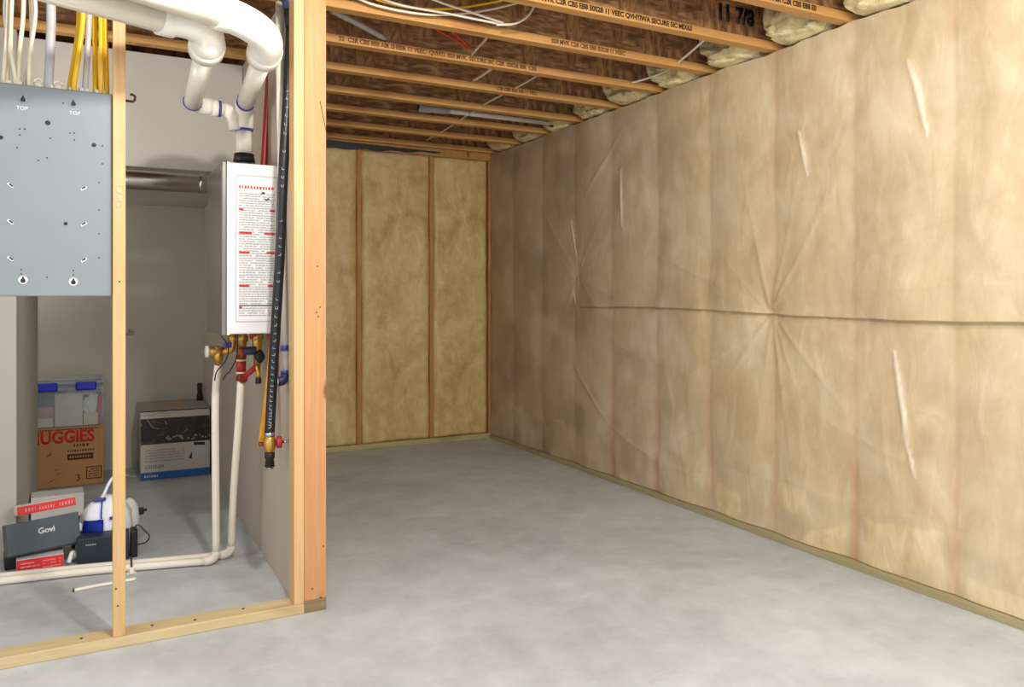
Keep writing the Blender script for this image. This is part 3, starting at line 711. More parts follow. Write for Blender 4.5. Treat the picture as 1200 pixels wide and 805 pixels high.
# pressure relief / gas cluster
gv = thing('relief_valve', (.615, 3.60, .86), 'brass relief valve with black knob and navy cap beside the yellow gas pipe', 'valve')
MB().tube([(.61, 3.58, hz0 - .002), (.61, 3.585, 1.0), (.612, 3.59, .95), (.614, 3.60, .905)], [.021, .022, .019, .016], 16).ring((.61, 3.582, 1.028), (0, 0, 1), .027, .024, 6).build('valve_body', M['brass'], gv)
MB().ring((.596, 3.575, 1.036), (1, 0, 0), .016, .035, 12).build('red_union', M['redfit'], gv)
MB().ring((.578, 3.57, .968), (1, -.15, 0), .0185, .05, 16).build('navy_cap', M['navyplastic'], gv)
MB().ring((.618, 3.57, .942), (0, 1, 0), .022, .018, 20).ball((.618, 3.56, .942), (.02, .008, .03)).build('black_knob', M['black'], gv)
MB().tube([(.614, 3.60, .905), (.618, 3.60, .86), (.618, 3.60, .845)], [.012, .010, .011], 12).build('drain_tail', M['brass'], gv)
MB().ring((.618, 3.60, .832), (0, 0, 1), .013, .026, 12).build('drain_cap', M['black'], gv)
# thin black wires looping below the heater
for k, (P, lab) in enumerate(((((.452, 3.62, hz0 - .001), (.49, 3.60, .99), (.478, 3.58, .93), (.442, 3.59, .88), (.438, 3.62, .84)), 'thin black wire crossing in front of the left brass valve'),
                              (((.53, 3.60, hz0 - .001), (.524, 3.58, .95), (.50, 3.58, .89), (.478, 3.60, .86), (.474, 3.63, .84)), 'thin black wire looping beside the left white riser'))):
    tag(MB().tube([V(p) for p in P], .0028, 7, smooth=6).build('thin_wire', M['black']), lab, 'wire', 'wires below the heater')
# yellow gas pipe
gp = thing('gas_pipe', (.60, 3.40, .61), 'yellow coated gas pipe running down behind the black hose', 'pipe')
P0, P1 = at(320, 402, Y=3.42), at(307, 518, Y=3.36)
MB().tube([P0, (P0 + P1) / 2 + V((.004, 0, 0)), P1], .0165, 16, smooth=6).build('tube', M['gas'], gp)
MB().tube([V((P0.x + .004, 3.43, hz0 - .002)), P0 + V((.002, .005, .03)), P0], [.018, .020, .018], 14).build('brass_end', M['brass'], gp)
MB().ring(P0 + V((.002, .005, .026)), (0, 0, 1), .025, .022, 6).build('red_nut', M['redfit'], gp)
MB().ring(P1 - V((0, 0, .008)), (0, 0, 1), .014, .016).build('end_plug', M['copper'], gp)
# black hose with ball valve
bh = thing('black_hose', (.60, 3.18, .55), 'black printed hose hanging in front of the heater with brass ball valve', 'hose')
Q = [at(341, 30, Y=3.12), at(338, 100, Y=3.13), at(332, 200, Y=3.14), at(328, 300, Y=3.16), at(322, 400, Y=3.18), at(318, 470, Y=3.19), at(316, 508, Y=3.19)]
hs = MB().tube(Q, .0195, 18, smooth=8).build('hose', M['blackhose'], bh)
SP = spline([V(q) for q in Q], 40)
b = MB(); rd = random.Random(3); k = 0
while k < len(SP) - 8:
    p, q = SP[k], SP[min(k + 2, len(SP) - 1)]
    dn = (q - p).normalized(); side = V((.80, -.60, 0)); nrm = V((-.25, -1, 0)).normalized()
    side = dn.cross(nrm).normalized()
    h = rd.choice((.008, .010, .006)); w = .0105
    if rd.random() < .85 and k > 40:
        c = p + nrm * .0198
        m = frame(side, dn * -1, nrm, c)
        t = rd.random()
        b.poly([(-w / 2, 0), (w / 2, 0), (w / 2, .0022), (-w / 2, .0022)], m, .0004)
        if t < .5: b.poly([(-w / 2, 0), (-w / 2 + .0022, 0), (-w / 2 + .0022, h), (-w / 2, h)], m, .0004)
        if t > .3: b.poly([(w / 2 - .0022, 0), (w / 2, 0), (w / 2, h), (w / 2 - .0022, h)], m, .0004)
    k += 4
b.build('printed_marks', M['ink'], hs)
E = Q[-1]
MB().ring(E - V((0, 0, .002)), (0, 0, 1), .0205, .016).build('clamp', M['steel'], bh)
vb2 = MB().tube([E - V((0, 0, .008)), E - V((0, 0, .02)), E - V((0, 0, .035)), E - V((0, 0, .05)), E - V((0, 0, .068)), E - V((0, 0, .075))], [.017, .022, .025, .024, .021, .016], 18).build('valve_body', M['brass'], bh)
MB().ring(E + V((.036, -.005, -.036)), (1, -.1, 0), .024, .020, 8).build('red_handle', M['redfit'], vb2)
MB().tube([E + V((.046, -.005, -.036)), E + V((.075, -.008, -.036))], .006, 10).ring(E + V((.078, -.008, -.036)), (1, 0, 0), .015, .008, 12).build('stem', M['steel'], vb2)
MB().tube([E - V((0, 0, .075)), E - V((0, 0, .095)), E - V((0, 0, .10)), E - V((0, 0, .13)), E - V((0, 0, .132))], [.020, .020, .016, .020, .016], 16).build('threaded_end', M['black'], bh)
MB().ring(E - V((0, 0, .136)), (0, 0, 1), .015, .008).build('end_cap', M['galv'], bh)
MB().tube([Q[0] + V((0, 0, -.01)), Q[0] + V((0, 0, .03)), Q[0] + V((-.004, -.003, .06))], [.022, .025, .024], 18).build('hose_elbow', M['black'], bh)
MB().tube([Q[0] + V((-.004, -.003, .06)), Q[0] + V((-.006, -.01, .09)), Q[0] + V((-.03, -.02, .11))], [.028, .030, .026], 18).build('navy_coupling', M['navyplastic'], bh)
MB().tube([Q[0] + V((-.02, -.015, .105)), Q[0] + V((-.16, -.05, .165)), Q[0] + V((-.5, -.1, .25))], .020, 16).build('grey_feed_pipe', M['conduit'], bh)
# white condensate drain
dp = thing('drain_pipe', (.65, 3.24, .9), 'thin white drain pipe with purple joints beside the corner post', 'pipe')
D0, D1 = at(327, 60, Y=3.30), at(334.5, 438, Y=3.22)
dpd = (D1 - D0).normalized()
MB().tube([D0 + V((0, 0, .2)), D0, D1], .0145, 16).build('pipe', M['pvc'], dp)
dj = at(334, 408, Y=3.222)
MB().ring(dj, dpd, .0185, .022).ring(at(334, 436, Y=3.22), dpd, .0185, .012).build('purple_joint', M['purple'], dp)
MB().tube(arc(D1, D1 + V((0, 0, -.03)), D1 + V((-.03, 0, -.03)), 8), .0195, 16).build('purple_elbow', M['navyplastic'], dp)
MB().ring(D1 + V((-.038, 0, -.03)), (1, 0, 0), .0145, .024).build('white_tail', M['pvc'], dp)
# red pex behind the vent
a = at(317, 60, Y=3.66); c = at(309, 195, Y=3.66)
tag(MB().tube([V((a.x + .002, 3.62, 2.44)), a, c, V((c.x, 3.66, hz1 + .001))], .0145, 14).build('red_water_pipe', M['redpex']), 'red plastic water pipe rising behind the vent above the heater', 'pipe')

# ------------------------------------------------------------------ stored boxes at the back
hb = thing('cardboard_box', (-.22, 5.87, 0), 'brown cardboard diaper carton with big red lettering on the floor', 'box')
bx0, bx1, by0, by1, bz = -.46, .015, 5.70, 6.06, .380
MB().box((bx0, by0, .002), (bx1, by1, bz), bev=.006).build('carton', M['card'], hb)
FB = lambda x, z: FRONT((x, by0 - .0003, z))
text('HUGGIES', .105, FB(-.402, .285), M['hugred'], 'red_lettering', hb, sx=.84, bold=.004)
o = hb.children[-1]
b = MB(); words(b, -.44, -.01, .362, .009, FRONT((0, by0 - .0003, 0)), 5, 1, .5, 1.4); b.build('small_heading', M['browninck'], hb)
b = MB(); words(b, -.155, -.065, .252, .018, FRONT((0, by0 - .0003, 0)), 8, 1, .4, .8); words(b, -.19, -.04, .222, .012, FRONT((0, by0 - .0003, 0)), 9, 1, .5, 1.0); b.build('small_lettering', M['browninck'], hb)
dl = MB().poly([(-.19, .17), (-.045, .17), (-.045, .208), (-.19, .208)], FRONT((0, by0 - .0003, 0)), .0006).build('dark_label', M['browninck'], hb)
words(MB(), -.178, -.06, .182, .013, FRONT((0, by0 - .001, 0)), 12, 1, .5, .9).build('label_lettering', M['card'], dl)
b = MB()
for (x, z, w) in ((-.385, .165, .02), (-.29, .215, .022), (-.305, .20, .03), (-.26, .11, .024), (-.245, .085, .02), (-.29, .04, .024), (-.27, .05, .018), (-.345, .12, .008), (-.12, .105, .008), (-.21, .125, .008)):
    b.poly([(x, z), (x + w * .6, z + w * .15), (x + w, z + w * .55), (x + w * .55, z + w * .45), (x + w * .2, z + w * .5)], FRONT((0, by0 - .0003, 0)), .0004)
b.build('scuff_print', M['card_dark'], hb)
text('3', .06, FB(-.145, .035), M['browninck'], 'number', hb)
b = MB()
X0, X1, Z0, Z1 = -.085, .003, .04, .12
for (p, q) in (((X0, Z0), (X1, Z0 + .006)), ((X0, Z1 - .006), (X1, Z1)), ((X0, Z0), (X0 + .006, Z1)), ((X1 - .006, Z0), (X1, Z1))):
    b.poly([p, (q[0], p[1]), q, (p[0], q[1])], FRONT((0, by0 - .0003, 0)), .0005)
for k in range(4): words(b, X0 + .016, X1 - .014, Z0 + .014 + k * .015, .008, FRONT((0, by0 - .0003, 0)), 20 + k, .9, .5, 1.2)
b.build('square_mark', M['browninck'], hb)
MB().box((bx1 - .03, by0 - .001, .01), (bx1 - .0285, by0 - .0002, bz - .01)).build('edge_line', M['card_dark'], hb)
# clear bin on the carton
cb = thing('storage_bin', (-.22, 5.87, bz), 'clear plastic storage bin with blue latches on the brown carton', 'storage bin')
cz0, cz1 = bz + .001, bz + .268
b = MB()
th = .004
b.box((-.47, 5.70, cz0), (.015, 6.05, cz0 + th))
for (a, c) in (((-.47, 5.70, cz0), (.015, 5.70 + th, cz1)), ((-.47, 6.05 - th, cz0), (.015, 6.05, cz1)), ((-.47, 5.70, cz0), (-.47 + th, 6.05, cz1)), ((.015 - th, 5.70, cz0), (.015, 6.05, cz1))): b.box(a, c)
b.build('tub', M['clear'], cb)
MB().box((-.48, 5.685, cz1 + .0005), (.027, 6.06, cz1 + .022), bev=.006).box((-.44, 5.72, cz1 + .0225), (-.01, 6.02, cz1 + .032), bev=.004).build('lid', M['lidgrey'], cb)
MB().box((-.475, 5.692, cz1 - .035), (.02, 5.699, cz1 - .018), bev=.002).build('rim', M['lidgrey'], cb)
for x in (-.30, -.085):
    MB().box((x - .058, 5.672, cz1 - .036), (x + .058, 5.684, cz1 + .018), bev=.008).build('latch', M['bluelatch'], cb)
def sheet_item(name, x0, x1, z0, z1, y, mat, lab, cat, tilt=0, th=.012):
    m = place(V(((x0 + x1) / 2, y, cz0 + .005)), 0, 0, tilt)
    return tag(MB().box((-(x1 - x0) / 2, 0, z0), ((x1 - x0) / 2, th, z1), m, bev=.001).build(name, M[mat], None), lab, cat)
sheet_item('folder', -.26, -.105, 0, .205, 5.712, 'beige', 'cream folder standing at the front inside the clear bin', 'folder')
sheet_item('magazine', -.40, -.27, 0, .055, 5.711, 'beige', 'pale booklet lying low at left inside the clear bin', 'magazine', 0)
sheet_item('magazine', -.41, -.265, .0, .125, 5.728, 'magpink', 'pink and white booklet at left inside the clear bin', 'magazine')
sheet_item('magazine', -.42, -.27, .0, .19, 5.745, 'magblue', 'blue grey booklet standing at the left back inside the clear bin', 'magazine')
sheet_item('magazine', -.20, .0, .0, .20, 5.775, 'magblue', 'blue grey booklet standing at the right inside the clear bin', 'magazine')
sheet_item('paper_sheet', -.10, -.02, .0, .075, 5.712, 'beige', 'small cream card at right inside the clear bin', 'paper')
sheet_item('paper_sheet', -.2, -.03, .19, .235, 5.742, 'paper', 'white paper edge across the upper middle of the clear bin', 'paper')
b = MB(); 
t = bmesh.new(); bmesh.ops.create_icosphere(t, subdivisions=4, radius=1)
for v in t.verts:
    n = noise.fractal(v.co * 1.8, 1, 2, 4); v.co = V((-.055 + v.co.x * .045 * (1 + .4 * n), 5.742 + v.co.y * .022, cz0 + .125 + v.co.z * .07 * (1 + .35 * n)))
b.merge(t); tag(b.build('crumpled_paper', M['boxwhite']), 'crumpled white paper at right inside the clear bin', 'paper')
b = MB(); m = place(V((-.022, 5.728, cz0 + .006)), 0, 0, R(7))
b.box((-.016, -.01, 0), (.010, .03, .19), m, bev=.008)
tag(b.build('red_folder', M['hugred']), 'red folder leaning at the right end inside the clear bin', 'folder')

# white retail carton
rb = thing('product_carton', (.45, 5.85, 0), 'white product carton with a dark picture and blue base strip on the floor', 'box')
cx0, cx1, cy0, cy1, ch = .226, .655, 5.66, 6.13, .462
MB().box((cx0, cy0, .002), (cx1, cy1, .4545), bev=.004).build('carton', M['cartonw'], rb)
lid = MB().box((cx0 - .002, cy0 - .003, .4555), (cx1 + .002, cy1 + .001, ch), bev=.002).build('lid', M['cartong'], rb)
FC = FRONT((0, cy0 - .0003, 0)); FLid = FRONT((0, cy0 - .0043, 0))
MB().disc((cx0 + cx1) / 2 + .015, (cy0 + cy1) / 2, .062, .075, Matrix.Translation((0, 0, ch + .0002)), .0008, 28).build('hand_hole', M['card'], lid)
MB().box((cx0 - .001, cy0 - .002, .449), (cx1 + .001, cy0 - .0002, .4553)).build('lid_seam', M['black'], rb)
MB().poly([(cx0 + .002, .235), (cx1 - .002, .235), (cx1 - .002, .405), (cx0 + .002, .405)], FC, .0007).build('dark_picture', M['picture'], rb)
b = MB(); rd = random.Random(5)
for k in range(22):
    x = cx0 + .15 + .28 * rd.random(); z = .245 + .03 * rd.random(); w = rd.uniform(.008, .03)
    b.poly([(x, z), (x + w, z + .004), (x + w * .8, z + .014), (x + w * .2, z + .011)], FRONT((0, cy0 - .0011, 0)), .0004)
for (x0, z0, x1, z1) in ((.265, .40, .30, .345), (.30, .345, .335, .335), (.37, .385, .385, .36), (.222, .39, .235, .36)):
    b.poly([(x0, z0), (x1, z1), (x1 + .003, z1 + .003), (x0 + .003, z0 + .003)], FRONT((0, cy0 - .0011, 0)), .0004)
b.build('picture_highlights', M['cartong'], rb)
MB().poly([(cx0 + .001, .004), (cx1 - .001, .004), (cx1 - .001, .052), (cx0 + .001, .052)], FC, .0007).build('blue_strip', M['blueprint'], rb)
words(MB(), cx0 + .025, cx0 + .105, .02, .013, FRONT((0, cy0 - .0011, 0)), 30, 1, .5, .9).build('strip_lettering', M['cartonw'], rb)
words(MB(), cx0 + .02, cx0 + .09, .424, .009, FC, 31, 1, .5, 1).build('heading_lettering', M['cartong'], rb)
text('LS1202N', .030, FRONT((cx0 + .03, cy0 - .0003, .078)), M['darkink'], 'model_lettering', rb)
b = MB()
for k in range(5): words(b, cx0 + .03, cx0 + .27, .12 + k * .018, .008, FC, 40 + k, .9, .6, 2.5)
b.build('small_print', M['cartong'], rb)
dv = MB().poly([(.545, .125), (.62, .120), (.630, .15), (.628, .225), (.55, .232), (.542, .18)], FC, .0007).build('device_picture', M['boxgrey'], rb)
MB().poly([(.552, .210), (.622, .205), (.622, .226), (.552, .230)], FRONT((0, cy0 - .0011, 0)), .0004).poly([(.518, .122), (.541, .122), (.541, .17)], FC, .0006).build('device_shadow', M['black'], dv)
MB().box((cx0 - .0016, cy0 + .04, .03), (cx0 - .0004, cy1 - .04, .06)).build('side_strip', M['blueprint'], rb)
bo = thing('black_bottle', (.56, 6.04, ch), 'small black bottle standing on the white product carton', 'bottle')
c = at(234, 466, Y=6.04)
MB().tube([(c.x, 6.04, ch + .001), (c.x, 6.04, ch + .02), (c.x, 6.04, ch + .04), (c.x, 6.04, ch + .062)], [.022, .022, .021, .015], 18).build('body', M['black'], bo)
MB().ring((c.x, 6.04, ch + .093), (0, 0, 1), .0165, .064, 16).build('cap', M['blackhose'], bo)
bo.location.x = 0; 
for ch_ in bo.children: pass
off = c.x; bo.location.x = off
for ch_ in bo.children:
    for v in ch_.data.vertices: v.co.x += .56 - off

# ------------------------------------------------------------------ pile of small things on the floor by the left wall
# lower red packet
m = place(V((-.235, 4.035, 0)), R(4), 0, 0)
rp_ = thing('packet', (-.235, 4.05, 0), 'red fronted packet with grey top lying lowest in the pile', 'box')
MB().box((-.093, -.04, .001), (.085, .10, .066), m, bev=.002).build('carton', M['boxgrey'], rp_)
fr = MB().box((-.092, -.0425, .004), (.084, -.0402, .063), m, bev=.001).build('red_face', M['boxred'], rp_)
mm = m @ FRONT((0, -.0427, 0))
b = MB()
for k in range(3):
    words(b, -.078, -.005, .014 + .015 * k, .005, mm, 60 + k, .8, 2, 5); words(b, .005, .075, .018 + .014 * k, .004, mm, 70 + k, .7, 1, 4)
b.build('pale_print', M['magpink'], fr)
# black support box
m = place(V((-.352, 4.13, 0)), R(8))
tag(MB().box((-.03, -.05, .001), (.045, .06, .058), m, bev=.003).build('small_black_box', M['boxblack']), 'small black box under the left end of the slate box', 'box')
# slate box
gz = .078
m = place(V((-.225, 4.06, gz)), R(11), R(-14), R(-2.5))
gb = thing('slate_box', (-.225, 4.06, gz), 'dark slate gift box with a small white script logo, leaning back on the pile', 'box')
MB().box((-.142, -.03, 0), (.142, .085, .136), m, bev=.0025).build('carton', M['boxslate'], gb)
MB().box((-.141, -.0285, -.006), (.141, .083, -.0003), m, bev=.001).build('underside', M['boxblack'], gb)
text('Govi', .034, m @ FRONT((-.022, -.0304, .072)), M['print_white'], 'logo', gb, bold=.001)
# upper red packet
m = place(V((-.222, 4.175, .228)), R(12), R(-8), R(-2.5))
ur = thing('packet', (-.222, 4.175, .228), 'thin red and white packet lying on top behind the slate box', 'box')
MB().box((-.118, -.012, -.004), (.118, .075, .036), m, bev=.002).build('carton', M['boxwhite'], ur)
fr = MB().box((-.117, -.0145, -.003), (.117, -.0122, .035), m, bev=.001).build('red_face', M['boxred'], ur)
b = MB()
mm = m @ FRONT((0, -.0147, 0))
words(b, -.085, -.045, .008, .014, mm, 80, 1, .3, .6); words(b, -.03, .03, .008, .012, mm, 81, 1, .3, .6); words(b, .05, .105, .008, .015, mm, 82, 1, .25, .5)
b.build('pale_lettering', M['magpink'], fr)
# white box
m = place(V((-.20, 4.93, 0)), R(3), 0, 0)
tag(MB().box((-.135, -.01, .001), (.115, .14, .125), m, bev=.003).build('white_box', M['boxwhite']), 'plain white box on the floor behind the dark slate box', 'box')
# navy box
m = place(V((.01, 4.045, 0)), R(-2), 0, 0)
nb = thing('navy_box', (.01, 4.08, 0), 'dark navy box on the floor behind the lone stud, in front of the bag', 'box')
MB().box((-.105, -.045, .001), (.105, .055, .118), m, bev=.004).build('carton', M['boxnavy'], nb)
words(MB(), -.07, -.03, .085, .006, m @ FRONT((0, -.0453, 0)), 90, 1, .6, 1.4).build('lettering', M['ink'], nb)
# white and blue bag
bg = thing('plastic_bag', (.02, 4.20, 0), 'white plastic bag with blue print and a knotted strap behind the navy box', 'bag')
b = MB(); rings = []
prof = [(0.002, .10, .07), (.05, .115, .085), (.12, .118, .085), (.18, .10, .07), (.225, .075, .05), (.25, .045, .03), (.262, .02, .015)]
N = 36
for i, (z, rx, ry) in enumerate(prof):
    row = []
    for j in range(N):
        a = 2 * math.pi * j / N
        n = noise.noise(V((math.cos(a) * 2.2, math.sin(a) * 2.2, z * 14))) * .016 + noise.noise(V((math.cos(a) * 6, math.sin(a) * 6, z * 8))) * .006
        row.append(b.bm.verts.new((.02 + (rx + n) * math.cos(a), 4.20 + (ry + n) * math.sin(a), z)))
    rings.append(row)
for p, q in zip(rings, rings[1:]):
    for j in range(N): b.bm.faces.new((p[j], p[(j + 1) % N], q[(j + 1) % N], q[j])).smooth = True
b.bm.faces.new(rings[0]); b.bm.faces.new(rings[-1])
bag = b.build('bag_body', M['bagwhite'], bg)
def on_bag(x, z, lift=.004):
    for (z0, rx0, ry0), (z1, rx1, ry1) in zip(prof, prof[1:]):
        if z0 <= z <= z1:
            t = (z - z0) / (z1 - z0); rx = rx0 + (rx1 - rx0) * t; ry = ry0 + (ry1 - ry0) * t; break
    rx += .01
    c = max(-1, min(1, (x - .02) / rx)); a = -math.acos(c)
    n = noise.noise(V((math.cos(a) * 2.2, math.sin(a) * 2.2, z * 14))) * .016
    return V((.02 + (rx - .01 + n) * math.cos(a) , 4.20 + (ry + n + lift) * math.sin(a) - lift, z))
def bag_patch(xf0, xf1, z0, z1, name, slant=0.0):
    b = MB(); g = []
    for i in range(13):
        row = []
        for j in range(9):
            z = z0 + (z1 - z0) * j / 8; x = .02 + (xf0 + (xf1 - xf0) * i / 12 + slant * j / 8) * .1
            row.append(b.bm.verts.new(on_bag(x, min(.258, z), .009)))
        g.append(row)
    for i in range(12):
        for j in range(8): b.bm.faces.new((g[i][j], g[i + 1][j], g[i + 1][j + 1], g[i][j + 1])).smooth = True
    bmesh.ops.solidify(b.bm, geom=list(b.bm.faces), thickness=.0015)
    return b.build(name, M['bagblue'], bag)
bag_patch(-1.0, -.12, .10, .168, 'blue_print')
bag_patch(.15, .6, .165, .178, 'blue_band')
bag_patch(.3, .75, .12, .138, 'blue_band')
bag_patch(-.25, -.18, .17, .25, 'blue_stripe')
b = MB(); P = [V((.0, 4.17, .252)), V((.012, 4.16, .275)), V((.035, 4.17, .325)), V((.06, 4.19, .35)), V((.09, 4.2, .34)), V((.085, 4.2, .28)), V((.06, 4.2, .25))]
b.tube(P, .007, 10, smooth=6); b.build('strap', M['bagwhite'], bg)
MB().ball((.0, 4.168, .25), (.022, .018, .012)).ball((-.02, 4.165, .248), (.016, .012, .008)).build('strap_knot', M['purple'], bg)
# white rounded adapter on the right of the bag
wa = thing('power_adapter', (.135, 4.33, 0), 'rounded white device with a black plug sticking out right of the lone stud', 'device')
MB().ball((.125, 4.33, .105), (.045, .05, .1), sub=4).build('housing', M['boxwhite'], wa)
MB().box((.163, 4.315, .118), (.189, 4.345, .150), bev=.005).build('plug', M['black'], wa)
MB().tube([(.187, 4.32, .14), (.203, 4.32, .142)], .004, 8).tube([(.187, 4.335, .132), (.203, 4.335, .134)], .004, 8).build('prong', M['black'], wa)
# black adapter & wires at the right end of the navy box
tag(MB().box((.1185, 4.01, .001), (.150, 4.09, .125), bev=.006).build('black_charger', M['black']), 'black charger standing at the right end of the navy box', 'charger')
tag(MB().tube([(.130, 4.14, .02), (.15, 4.16, .11), (.19, 4.15, .075), (.205, 4.14, .055), (.19, 4.13, .03), (.155, 4.12, .028), (.125, 4.125, .012)], .0032, 8, smooth=7).build('black_wire', M['black']), 'thin black wire looping onto the floor right of the lone stud', 'wire')
# tangle between slate box and bag
tg = [((-.115, 4.22, .02), (-.10, 4.20, .11), (-.075, 4.21, .155), (-.055, 4.24, .14), (-.075, 4.26, .07), (-.06, 4.27, .006)), ((-.12, 4.28, .006), (-.105, 4.26, .13), (-.08, 4.25, .16), (-.065, 4.27, .12), (-.09, 4.3, .01))]
for k, P in enumerate(tg):
    tag(MB().tube([V(p) for p in P], .006, 8, smooth=7).build('loose_cable', M['black']), ['thick black cable looped between the slate box and the bag, front loop', 'black cable loop just behind the front loop, beside the bag'][k], 'cable')
tag(MB().ball((-.093, 4.16, .14), (.016, .016, .014), sub=3).ball((-.085, 4.155, .125), (.02, .014, .012), sub=3).build('white_earpiece', M['boxwhite']), 'small white rounded plug beside the right end of the slate box', 'plug')
tag(MB().tube([(-.13, 4.03, .012), (-.115, 4.05, .05), (-.105, 4.06, .03), (-.125, 4.09, .01)], .010, 10, smooth=6).build('white_cable', M['boxwhite']), 'short thick white cable between the red packet and the navy box', 'cable')
# thin white tube lying in front of the pipes
a = at(87, 692, zz=.006); c = at(135, 683, zz=.006)
tw = thing('white_tube', (a.x, a.y, 0), 'thin white tube end lying on the floor in front of the pipes', 'tube')
MB().tube([V((a.x, a.y, .0075)), V((a.x * .5 + c.x * .5, a.y * .5 + c.y * .5 + .004, .0075)), V((c.x, c.y, .0075)), V((c.x + .08, c.y + .01, .0075))], .007, 10, smooth=5).build('tube', M['pex'], tw)
MB().ring((a.x - .003, a.y, .0076), (1, -.1, 0), .0074, .005, 10).build('open_end', M['rust'], tw)
for k, (px, py) in enumerate(((152, 557), (160, 558))):
    p = at(px, py, zz=0)
    tag(MB().box((-.022, -.012, .0005), (.02, .012, .005), place(V((p.x - .02, p.y, 0)), R(20 + 30 * k)), bev=.0015).build('wood_scrap', M['boxwhite']), ['white scrap on the floor left of the product carton', 'second white scrap nearest the product carton'][k], 'scrap', 'scraps by the carton')

# ------------------------------------------------------------------ cables and pipes between the joists
def ceil_cable(P, r, mt, lab, name='ceiling_cable', sm_=6):
    return tag(MB().tube([V(p) for p in P], r, 10, smooth=sm_).build(name, M[mt]), lab, 'cable', 'cables among the joists')
Yc = 3.255
ceil_cable([at(405, -8, Y=Yc), at(440, 6, Y=Yc), at(490, 16, Y=Yc), at(530, 17, Y=Yc), at(570, 12, Y=Yc), at(604, 4, Y=Yc), at(630, -3, Y=Yc)], .0055, 'nm_white', 'white cable sagging below the seventh joist along the top of the photo')
Yc = 3.235
ceil_cable([at(410, -12, Y=Yc), at(450, 2, Y=Yc), at(490, 10, Y=Yc), at(530, 10, Y=Yc), at(570, 4, Y=Yc), at(600, -2, Y=Yc)], .0055, 'nm_yellow', 'yellow cable sagging beside white cables near the top of the photo')
Yc = 3.215
ceil_cable([at(430, -8, Y=Yc), at(470, 6, Y=Yc), at(520, 15, Y=Yc), at(560, 23, Y=Yc), at(590, 29, Y=Yc)], .0055, 'nm_white', 'lower white cable of the crossing pair ending at the seventh joist')
Yc = 3.20
ceil_cable([at(490, -8, Y=Yc), at(520, 4, Y=Yc), at(560, 17, Y=Yc), at(590, 27, Y=Yc)], .0055, 'nm_white', 'upper white cable of the crossing pair ending at the seventh joist')
Yc = 3.19
ceil_cable([at(582, 29, Y=Yc), at(602, 28, Y=Yc), at(616, 21, Y=Yc), at(624, 11, Y=Yc), at(628, 0, Y=Yc)], .0055, 'nm_white', 'white cable bending up to the printed joist')
ceil_cable([at(832, 40, Y=2.93), at(815, 56, Y=3.05), at(800, 69, Y=3.24), at(790, 77, Y=3.36), at(776, 85, Y=3.5), at(758, 92, Y=3.62), at(740, 97, Y=3.74)], .006, 'nm_white', 'white cable crossing two joists below the yellow wads at right')
ceil_cable([at(640, 82, Y=3.80), at(612, 99, Y=4.12), at(575, 118, Y=4.5), at(546, 136, Y=4.98), at(520, 153, Y=5.45), at(500, 164, Y=5.85)], .006, 'nm_white', 'white cable running away through the joists, right of the middle')
ceil_cable([at(570, 45, Y=3.45), at(560, 56, Y=3.62), at(553, 64, Y=3.74)], .006, 'nm_white', 'short white cable in the bay behind the clean joist')
ceil_cable([at(575, 81, Y=3.9), at(565, 88, Y=4.02), at(555, 94, Y=4.15)], .009, 'nm_white', 'short thick white cable in the bay behind the faintly printed joist')
ceil_cable([at(510, 34, Y=3.42), at(530, 45, Y=3.55), at(548, 56, Y=3.72)], .005, 'redwire', 'left red cable between joists near the middle of the ceiling')
ceil_cable([at(528, 36, Y=3.43), at(540, 46, Y=3.57), at(552, 56, Y=3.73)], .006, 'redwire', 'right red cable between joists near the middle of the ceiling')
ceil_cable([at(655, 95, Y=4.32), at(675, 104, Y=4.45), at(697, 115, Y=4.62)], .004, 'redwire', 'left red cable in the bay below the pale wads')
ceil_cable([at(676, 98, Y=4.33), at(686, 107, Y=4.47), at(698, 115, Y=4.63)], .005, 'redwire', 'right red cable in the bay below the pale wads')
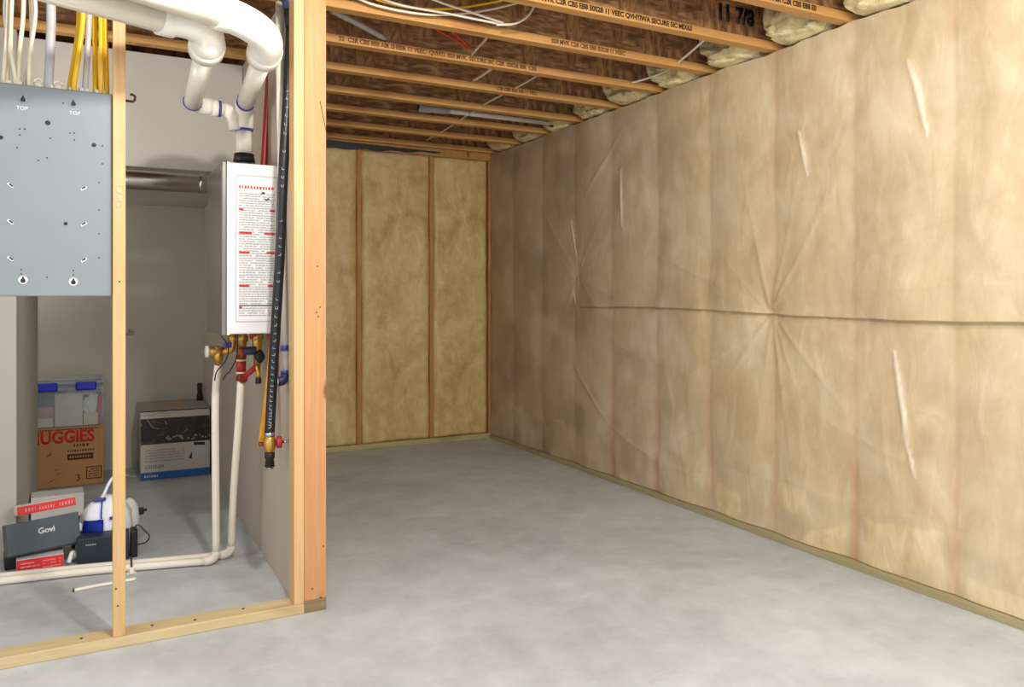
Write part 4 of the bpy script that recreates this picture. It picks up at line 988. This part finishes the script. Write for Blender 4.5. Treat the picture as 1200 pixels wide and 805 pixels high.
tag(MB().tube([at(388, 12, Y=3.42), at(420, 28, Y=3.56), at(447, 43, Y=3.74), at(452, 46, Y=3.772)], .013, 12).build('conduit', M['conduit']), 'grey conduit slanting between joists beside the corner post', 'conduit')
wp = thing('white_ceiling_pipe', at(560, 133, Y=4.95), 'long white pipe with black end fittings between the far joists', 'pipe')
a, c = at(490, 127, Y=4.93), at(645, 145, Y=4.93); c.z = a.z = 2.476
MB().tube([a, c], .018, 14).build('pipe', M['pvc'], wp)
MB().tube([a, a + (c - a) * .22], [.030, .022], 14).build('socket', M['conduit'], wp)
MB().ring(c + V((.03, 0, 0)), (1, 0, 0), .028, .06).ring(c + V((.09, 0, .0)), (1, 0, 0), .020, .05).build('black_fitting', M['black'], wp)

# ------------------------------------------------------------------ light
def lamp_or_fill(loc, e, rad, col):
    l = bpy.data.lights.new('lamp_or_fill', 'POINT'); l.energy = e; l.shadow_soft_size = rad; l.color = col
    o = bpy.data.objects.new('lamp_or_fill', l); COL.objects.link(o); o.location = loc; return o
lamp_or_fill((.52, 1.75, 2.33), 66, .045, (1, .965, .91))
lamp_or_fill((1.9, .2, 2.2), 105, .35, (1, .98, .955))  # wide soft fill light, added out of view near the camera
lamp_or_fill((-.27, 3.36, 1.58), 7, .12, (1, .97, .93))  # fill light added behind the panel to brighten the utility corner
lamp_or_fill((-.75, 5.88, 1.6), 5, .12, (1, .97, .93))  # fill light added out of view to lift the left of the back wall
w = bpy.data.worlds.new('world'); sc.world = w; w.use_nodes = True
bgn = w.node_tree.nodes['Background']; bgn.inputs[0].default_value = (.95, .97, 1.0, 1); bgn.inputs[1].default_value = 1.05
# ------------------------------------------------------------------ camera
cam = bpy.data.cameras.new('camera'); co = bpy.data.objects.new('camera', cam); COL.objects.link(co)
co.location = (0, 0, H0); co.rotation_euler = (R(90), 0, -TH)
cam.sensor_width = 36; cam.lens = 36 * F / 1200; cam.shift_y = -(402.5 - HY) / 1200; cam.clip_start = .02
sc.camera = co
sc.view_settings.view_transform = 'Standard'; sc.view_settings.look = 'None'; sc.view_settings.exposure = .45
sc.cycles.max_bounces = 8
